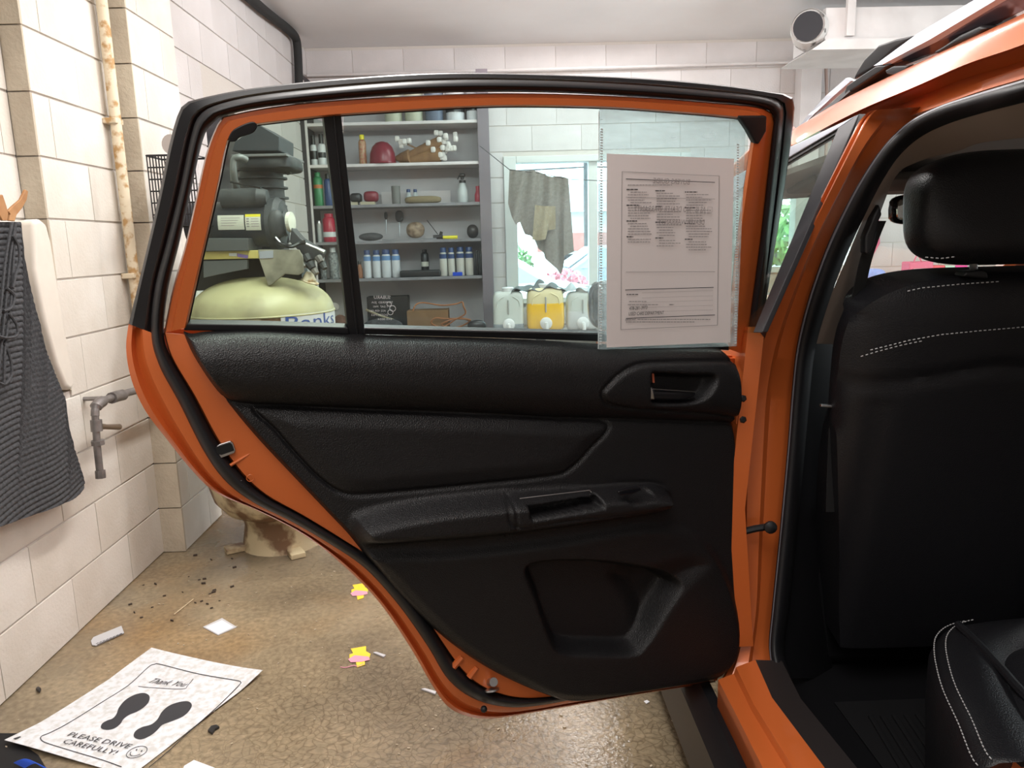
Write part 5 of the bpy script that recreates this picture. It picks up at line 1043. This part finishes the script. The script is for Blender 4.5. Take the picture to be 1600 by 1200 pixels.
m = MB(); m.tube([q(360,284,2.96), q(385,290,2.94), q(408,294,2.93)], .004, 6); m.build('thin_line', GLOSSB, cmp_)
m = MB(); m.lathe([(.0, 0), (.038, 0), (.038, .014), (.0, .016)], q(451, 347, 3.0), 22, (1, -.12, 0), sy=1); m.build('gauge_face', LABELW, cmp_)
m = MB(); m.sup(q(432, 350, 2.99), (.03, .03, .055), .8, 14, 10); m.build('switch_housing', CAST, cmp_, smooth=True)
m = MB(); m.tube(catmull([q(430,372,2.96), q(440,382,2.95), q(455,385,2.95), q(468,380,2.96), q(478,378,2.96)], 5), .008, 8); m.build('air_line', GLOSSB, cmp_, smooth=True)
m = MB(); m.prism([q(455,355,2.98), q(470,372,2.98), q(492,385,2.98), q(505,392,2.98), q(500,405,2.98), q(480,408,2.98), q(470,395,2.98), q(452,378,2.98)], (0, .07, 0)); m.build('pressure_switch', mat('dusty_dark', (.035, .037, .042), .5), cmp_, bevel=.006)
m = MB(); m.tube([q(478,381,2.95), q(495,388,2.95), q(507,394,2.95)], [.005, .005, .008], 8); lab(m.build('valve_lever', STEEL, cmp_, smooth=True), 'bright lever')
for k, (x, y, r) in enumerate(((484,412,.020), (497,402,.016), (478,400,.018), (490,420,.015), (503,412,.014), (470,410,.016))): m = MB(); m.tube([q(x, y, 2.98), q(x+5, y+8, 2.97)], [r, r*.7], 8); m.build('fitting', IRON if k % 2 else CAST, cmp_, smooth=True)
m = MB(); m.tube([q(484,425,3.0), q(483,432,3.0), q(483,438,3.0)], [.014, .022, .03], 16); m.build('tank_outlet', RUST, cmp_, smooth=True)
m = MB(); m.lathe([(.033, 0), (.036, .004), (.02, .012)], q(484, 441, 3.0), 20, (.35, -.1, 1)); m.build('outlet_flange', RUST, cmp_, smooth=True)
# ================================================================== FLOOR THINGS
def fz(x, y, z=.003): return AZ(x, y, z)
TL, TR, BLp = fz(238,1021), fz(411,1053), fz(8,1163)
uu = TR-TL; vv2 = BLp-TL
def pz_(u, v, dz=0):
    c_ = .018*max(0, 1-v*3)*(1-u)**2+.012*max(0, 1-v*5)*u**2+.010*max(0, (v-.8)/.2)*(1-u)
    return TL+uu*u+vv2*v+Vector((0, 0, .002+dz+c_+.0015*math.sin(u*5+v*7)))
g = [[pz_(i/16, j/24*1.0) for i in range(17)] for j in range(25)]
pm_ = tag(MB().sheet(g, (0, 0, -.0012)).build('paper_floor_mat', mat('marbled_paper', (.66, .67, .70), .7, col2=(.53, .53, .52), nscale=60, lo=.36, hi=.56), smooth=True), 'white paper floor mat printed with two black footprints', 'paper mat')
def onmat(px, py): 
    p = fz(px, py, .004)-TL; A_ = Matrix(((uu.x, vv2.x), (uu.y, vv2.y))).inverted() @ Vector((p.x, p.y)); return A_.x, A_.y
def mp(px, py, dz=.0012): u, v = onmat(px, py); return pz_(u, v, dz)
def mline(pts, r=.0011, nm='printed_line'): MB().tube(catmull([mp(*p_) for p_ in pts], 5), r, 4).build(nm, INK, pm_)
mline([(64,1159),(66,1154),(80,1147),(110,1129),(160,1097),(200,1072),(232,1047),(242,1043),(252,1043),(310,1055),(368,1065),(376,1068),(373,1073),(340,1106),(300,1141),(262,1175),(233,1199)])
mline([(64,1159),(72,1165),(110,1176),(160,1189),(190,1199)])
mline([(216,1073),(240,1075),(285,1077),(293,1072),(302,1062)], .0008)
def fprint(pts, nm): 
    q_ = [mp(v.x, v.y, .0008) for v in catmull([(x, y, 0) for x, y in pts], 4, True)]; MB().prism(q_, (0, 0, .0004)).build(nm, INK, pm_)
fprint([(158,1139),(160,1132),(168,1127),(176,1124),(182,1117),(186,1106),(196,1094),(210,1086),(224,1083),(233,1087),(233,1096),(226,1105),(214,1113),(202,1118),(193,1125),(188,1133),(178,1140),(167,1142)], 'left_footprint')
fprint([(209,1151),(212,1144),(222,1138),(236,1134),(246,1126),(253,1114),(264,1104),(280,1098),(294,1097),(300,1103),(296,1112),(286,1121),(270,1128),(254,1134),(246,1142),(236,1150),(222,1156),(213,1155)], 'right_footprint')
def mtext(b, x0_, y0_, x1_, y1_, hpx, nm='printed_text', sh=0):
    o = mp(x0_, y0_, .0022); xd_ = mp(x1_, y1_, .0022)-o; w_ = xd_.length; xd_.normalize(); upv = (-vv2).normalized(); text(b, o, xd_, upv, hpx, INK, nm, pm_, width=w_, shear=sh)
mtext('PLEASE DRIVE', 105, 1153, 200, 1171, .024); mtext('CAREFULLY!', 97, 1165, 178, 1181, .024); mtext('Thank You', 232, 1068, 288, 1074, .034, sh=.5)
c_ = mp(214, 1176, .0018); ud, vd = uu.normalized(), -vv2.normalized()
ell = lambda r, a: c_+ud*(r*math.cos(a))+vd*(r*math.sin(a))
MB().tube([ell(.023, k*math.tau/28) for k in range(28)], .0008, 4, closed=True).build('smiley_outline', INK, pm_); MB().tube([ell(.015, math.pi*1.08+k*math.pi*.84/10) for k in range(11)], .0008, 4).build('smiley_mouth', INK, pm_)
for s_ in (-1, 1): m = MB(); m.sup(c_+ud*(s_*.008)+vd*.007, (.002, .003, .0004), 1, 8, 4); m.build('smiley_eye', INK, pm_)
MB().prism([mp(*p_) for p_ in ((22,1160),(32,1156),(34,1157),(25,1162))], (0, 0, .0004)).build('printed_tick', INK, pm_)
m = MB(); m.prism([fz(*p_, .001) for p_ in ((-40,1140),(0,1146),(48,1146),(30,1160),(60,1180),(90,1230),(-40,1260))], (0, 0, .0009)); tag(m.build('black_floor_mat', mat('black_rubber_mat', (.008, .008, .009), .6, spec=.3)), 'black rubber mat in the bottom left corner under the paper', 'mat')
m = MB()
for k in range(9): m.tube(catmull([fz(22+k*2, 1192+k, .006), fz(38+k*2, 1186+k*.8, .02), fz(52+k*2, 1190+k, .02), fz(66+k*2, 1198+k, .006)], 5), .0012, 4)
stuff(tag(m.build('blue_netting', mat('blue_net', (.02, .10, .65), .5)), 'scrap of bright blue netting at the bottom left edge', 'netting'))
def slab(nm, label, cat, pts, m_, h_=.0012, z_=.0012, bev=0): m = MB(); m.prism([fz(*p_, z_) for p_ in pts], (0, 0, h_)); return tag(m.build(nm, m_, bevel=bev), label, cat)
CLF = mat('cloudy_film', (.50, .50, .52), .35); TAGW = mat('white_tag', (.72, .72, .76), .6)
lb = slab('square_label', 'white square label with clear rim on the wet floor', 'label', [(317,980),(347,966),(370,980),(341,993)], CLF); MB().prism([fz(*p_, .0026) for p_ in ((321,980),(347,969),(365,980),(341,991))], (0, 0, .0006)).build('white_face', TAGW, lb)
cs = thing('clear_strip', 'clear plastic strip with dark ticks near the wall', 'strip', fz(168, 995, 0))
MB().prism([fz(*p_, .002) for p_ in ((142,1003),(146,997),(190,979),(194,990),(150,1010),(144,1009))], (0, 0, .004)).build('strip', CLF, cs, bevel=.001)
for k in range(8): a = fz(152+k*5.2, 1005-k*2.1, .0065); m = MB(); m.obox(a, ((uu.normalized()), (-vv2).normalized(), (0, 0, 1)), (.0012, .004, .0004)); m.build('tick', INK, cs)
MB().tube([fz(152,1007,.0066), fz(191,990,.0066)], .0009, 4).build('edge_line', INK, cs)
m = MB(); m.tube([fz(272,960,.004), fz(302,936,.004)], .0022, 5); tag(m.build('straw', mat('straw_tan', (.5, .40, .26), .7)), 'thin tan stick on the floor left of the tank', 'stick')
slab('white_wrapper', 'white wrapper corner at the bottom edge beside the paper mat', 'wrapper', [(288,1197),(303,1188),(335,1200),(345,1215),(280,1215)], TAGW)
FY = mat('flower_yellow', (.85, .58, .04), .5); FP = mat('flower_pink', (.70, .30, .40), .5)
for cx_, cy_, sc2, lb_ in ((562, 1026, 1.0, 'yellow and pink flower sticker on the floor below the door'), (562, 924, .8, 'yellow flower sticker half hidden by the door edge')):
    f_ = slab('flower_sticker', lb_, 'sticker', [(cx_+dx*sc2, cy_+dy*sc2) for dx, dy in ((-14,-12),(10,-16),(10,-8),(17,-4),(15,3),(8,5),(8,13),(-4,17),(-6,8),(-16,4),(-16,-3),(-10,-5))], FY)
    MB().prism([fz(cx_+dx*sc2, cy_+dy*sc2, .0025) for dx, dy in ((-18,4),(-8,-2),(14,0),(16,5),(4,8),(-14,9))], (0, 0, .0005)).build('pink_petal', FP, f_)
MB().tube(catmull([fz(*p_, .002) for p_ in ((532,1042),(540,1043),(552,1040),(560,1041),(568,1037))], 4), .0016, 4).build('ribbon', FP); tag(bpy.data.objects['ribbon'], 'crinkled pink ribbon on the floor by the flower sticker', 'ribbon')
slab('clear_clip', 'clear plastic clip right of the lower flower sticker', 'clip', [(583,1021),(588,1020),(603,1025),(600,1028)], CLF, .004)
slab('clear_clip', 'clear plastic clip at the lower orange door edge', 'clip', [(658,1078),(664,1077),(682,1082),(680,1086)], CLF, .004)
slab('white_tag', 'small oval white tag on the floor under the door', 'tag', [(1049,1126),(1054,1122),(1064,1122),(1070,1127),(1065,1131),(1054,1131)], mat('cream_tag', (.66, .60, .46), .6))
slab('paper_scrap', 'tiny white paper scrap nearest the sill under the door', 'scrap', [(1006,1096),(1011,1094),(1015,1097),(1010,1100)], TAGW)
lf = slab('dead_leaf', 'black shrivelled leaf beside the paper mat', 'leaf', [(325,1144),(330,1137),(338,1135),(343,1138),(336,1142),(332,1148)], BLK, .006)
slab('dark_pebble', 'black pebble on the floor near the wall', 'pebble', [(56,1080),(60,1076),(65,1079),(62,1084)], BLK, .010, bev=.003)
random.seed(21); m = MB()
for k in range(220):
    x, y = random.uniform(-1.35, .35), random.uniform(1.5, 2.8); r = random.uniform(.001, .0035); m.obox((x, y, r*.5), ((1, random.uniform(-1, 1), 0), (-.5, 1, 0), (0, 0, 1)), (r, r*.7, r*.5))
stuff(tag(m.build('grit', mat('pale_grit', (.45, .38, .28), .8)), 'scattered pale grit over the wet floor', 'grit'))
m = MB()
for k in range(26):
    x, y = random.uniform(-1.38, -1.0), random.uniform(2.4, 3.0); r = random.uniform(.003, .008); m.obox((x, y, r*.4), ((1, random.uniform(-1, 1), 0), (-.5, 1, 0), (0, 0, 1)), (r, r*.5, r*.4))
stuff(tag(m.build('dark_debris', mat('dark_debris', (.05, .035, .025), .8)), 'dark flecks of debris along the wall base', 'debris'))
# ================================================================== SLEEVE AND NOTICE ON THE DOOR GLASS
def offw(y): return -.010+.040*max(0, min(1.1, (y-170)/375))
sl = [[up(937+(1166-937)*i/12+(-3*(j/20)-12*(j/20)*(i/12)), (167+17*i/12)+((546-5*i/12)-(167+17*i/12))*j/20, offw(167+379*j/20)) for i in range(13)] for j in range(21)]
SL = tag(MB().sheet(sl, -nup*.0006).build('plastic_sleeve', PLASTICF, smooth=True), 'clear perforated plastic sleeve hung inside the rear door window', 'sleeve')
EDG = mat('plastic_edge', (.70, .74, .76), .3)
m = MB()
for k in range(80):
    y = 202+k*4.25; x = 940-1.5*k/80; p = up(x, y, offw(y)+.0015); m.obox(p, (e1, e2, nup), (.0020, .0011, .0004))
for k in range(74):
    y = 226+k*4.25; x = 1153-3.5*k/74; p = up(x, y, offw(y)+.0015); m.obox(p, (e1, e2, nup), (.0020, .0011, .0004))
stuff(m.build('perforation', EDG, SL))
m = MB(); m.tube([up(936, 175, offw(175)+.001), up(936, 350, offw(350)+.001), up(935, 545, offw(545)+.001)], .0006, 4); m.build('sleeve_edge', EDG, SL)
def pp(x, y, d=.0038): return up(x, y, offw(y)+d)
g = []
for j in range(21):
    t = j/20; a_ = (948-0*t, 240+303*t); b_ = (1147-6*t, 248+287*t); g.append([pp(a_[0]+(b_[0]-a_[0])*i/12, a_[1]+(b_[1]-a_[1])*i/12, .0026+.0012*math.sin(i*.5+t*2)) for i in range(13)])
NT = tag(MB().sheet(g, -nup*.0003).build('notice_sheet', PAPER, smooth=True), 'white printed used-car notice in the sleeve on the door window', 'paper')
PD = .0046
def pline(x0_, y0_, x1_, y1_, h_=.8, m_=INKG, nm='printed_rule'):
    MB().prism([pp(x0_, y0_-h_/2, PD), pp(x1_, y1_-h_/2, PD), pp(x1_, y1_+h_/2, PD), pp(x0_, y0_+h_/2, PD)], nup*.0001).build(nm, m_, NT)
for l in ((972,268,1124,275), (970,515,1121,508), (978,425,1117,424.5), (978,308,1117,311)): pline(*l, .6)
pline(978,279.5,1117,285,1.0, INK); pline(977,453,1115,449,1.0, INK); pline(978,497.5,1117,492,1.0, INK)
for x0_, y0_, x1_, y1_ in ((972,268,970,515), (1124,275,1121,508)): MB().prism([pp(x0_-.35, y0_, PD), pp(x0_+.35, y0_, PD), pp(x1_+.35, y1_, PD), pp(x1_-.35, y1_, PD)], nup*.0001).build('printed_rule', INKG, NT)
for y in (457, 465, 472, 480, 487): pline(1003, y+.5, 1114, y-3, .35, INKL)
random.seed(5)
m = MB(); m2 = MB()
def tl_(mb, x0_, x1_, y, h_):
    x = x0_
    while x < x1_:
        w_ = min(random.uniform(2, 6), x1_-x); mb.prism([pp(x, y-h_/2, PD), pp(x+w_, y-h_/2, PD), pp(x+w_, y+h_/2, PD), pp(x, y+h_/2, PD)], nup*.0001); x += w_+.9
for c0_, c1_, ya, yb, dy in ((979,1021,296,382,0), (1024,1067,298,385,0), (1070,1113,300,392,0)):
    y = ya; k = 0
    while y < yb:
        if k % 6 == 0: tl_(m2, c0_, c0_+random.uniform(10, 22), y, 1.5)
        else: tl_(m, c0_+random.choice((2, 2, 6)), c1_-random.uniform(0, 16), y, 1.0)
        y += 4.1; k += 1
tl_(m, 981, 1050, 289, 1.0); tl_(m, 983, 1010, 471, 1.0); tl_(m2, 979, 997, 460, 1.2); tl_(m, 981, 1028, 476, 1.0); tl_(m2, 1046, 1053, 476, 1.0); tl_(m, 996, 1110, 499, 1.0); tl_(m, 978, 1085, 503, 1.0)
stuff(m.build('small_print', INKG, NT)); stuff(m2.build('small_headings', INK, NT))
def ptext(b, x0_, y0_, x1_, y1_, hh, m_, mirror=False, nm='printed_text'):
    a_, b_ = pp(x0_, y0_, PD+.0002), pp(x1_, y1_, PD+.0002)
    if mirror: a_, b_ = b_, a_
    text(b, a_, b_-a_, e2, hh, m_, nm, NT, width=(b_-a_).length)
ptext('USED CARS DEPARTMENT', 982, 493, 1037, 491, .0085, INK); ptext('478-281-3973', 983, 484.5, 1011, 483, .0085, INK); ptext('IMPORTANT:', 977, 501.5, 994, 500.5, .0045, INK)
ptext('BUYERS GUIDE', 1020, 286, 1077, 288.5, .0115, INKL, True); ptext('AS IS - NO DEALER WARRANTY', 990, 330, 1102, 332, .0130, INKL, True); ptext('DEALER WARRANTY', 1028, 350, 1100, 351, .0115, INKL, True)
m = MB(); m.tube([pp(1106,323,PD), pp(1113,323.5,PD), pp(1113,331,PD), pp(1106,330.5,PD)], .0003, 4, closed=True); m.build('tick_box', INKL, NT)
# ------------------------------------------------------------------ put the origin of single-mesh things at their base
for o in list(C.objects):
    if o.type == 'MESH' and o.parent is None and not o.children and o.get('kind') != 'structure':
        vs = [v.co for v in o.data.vertices]
        c_ = Vector(((min(v.x for v in vs)+max(v.x for v in vs))/2, (min(v.y for v in vs)+max(v.y for v in vs))/2, min(v.z for v in vs)))
        o.data.transform(Matrix.Translation(-c_)); o.location = c_
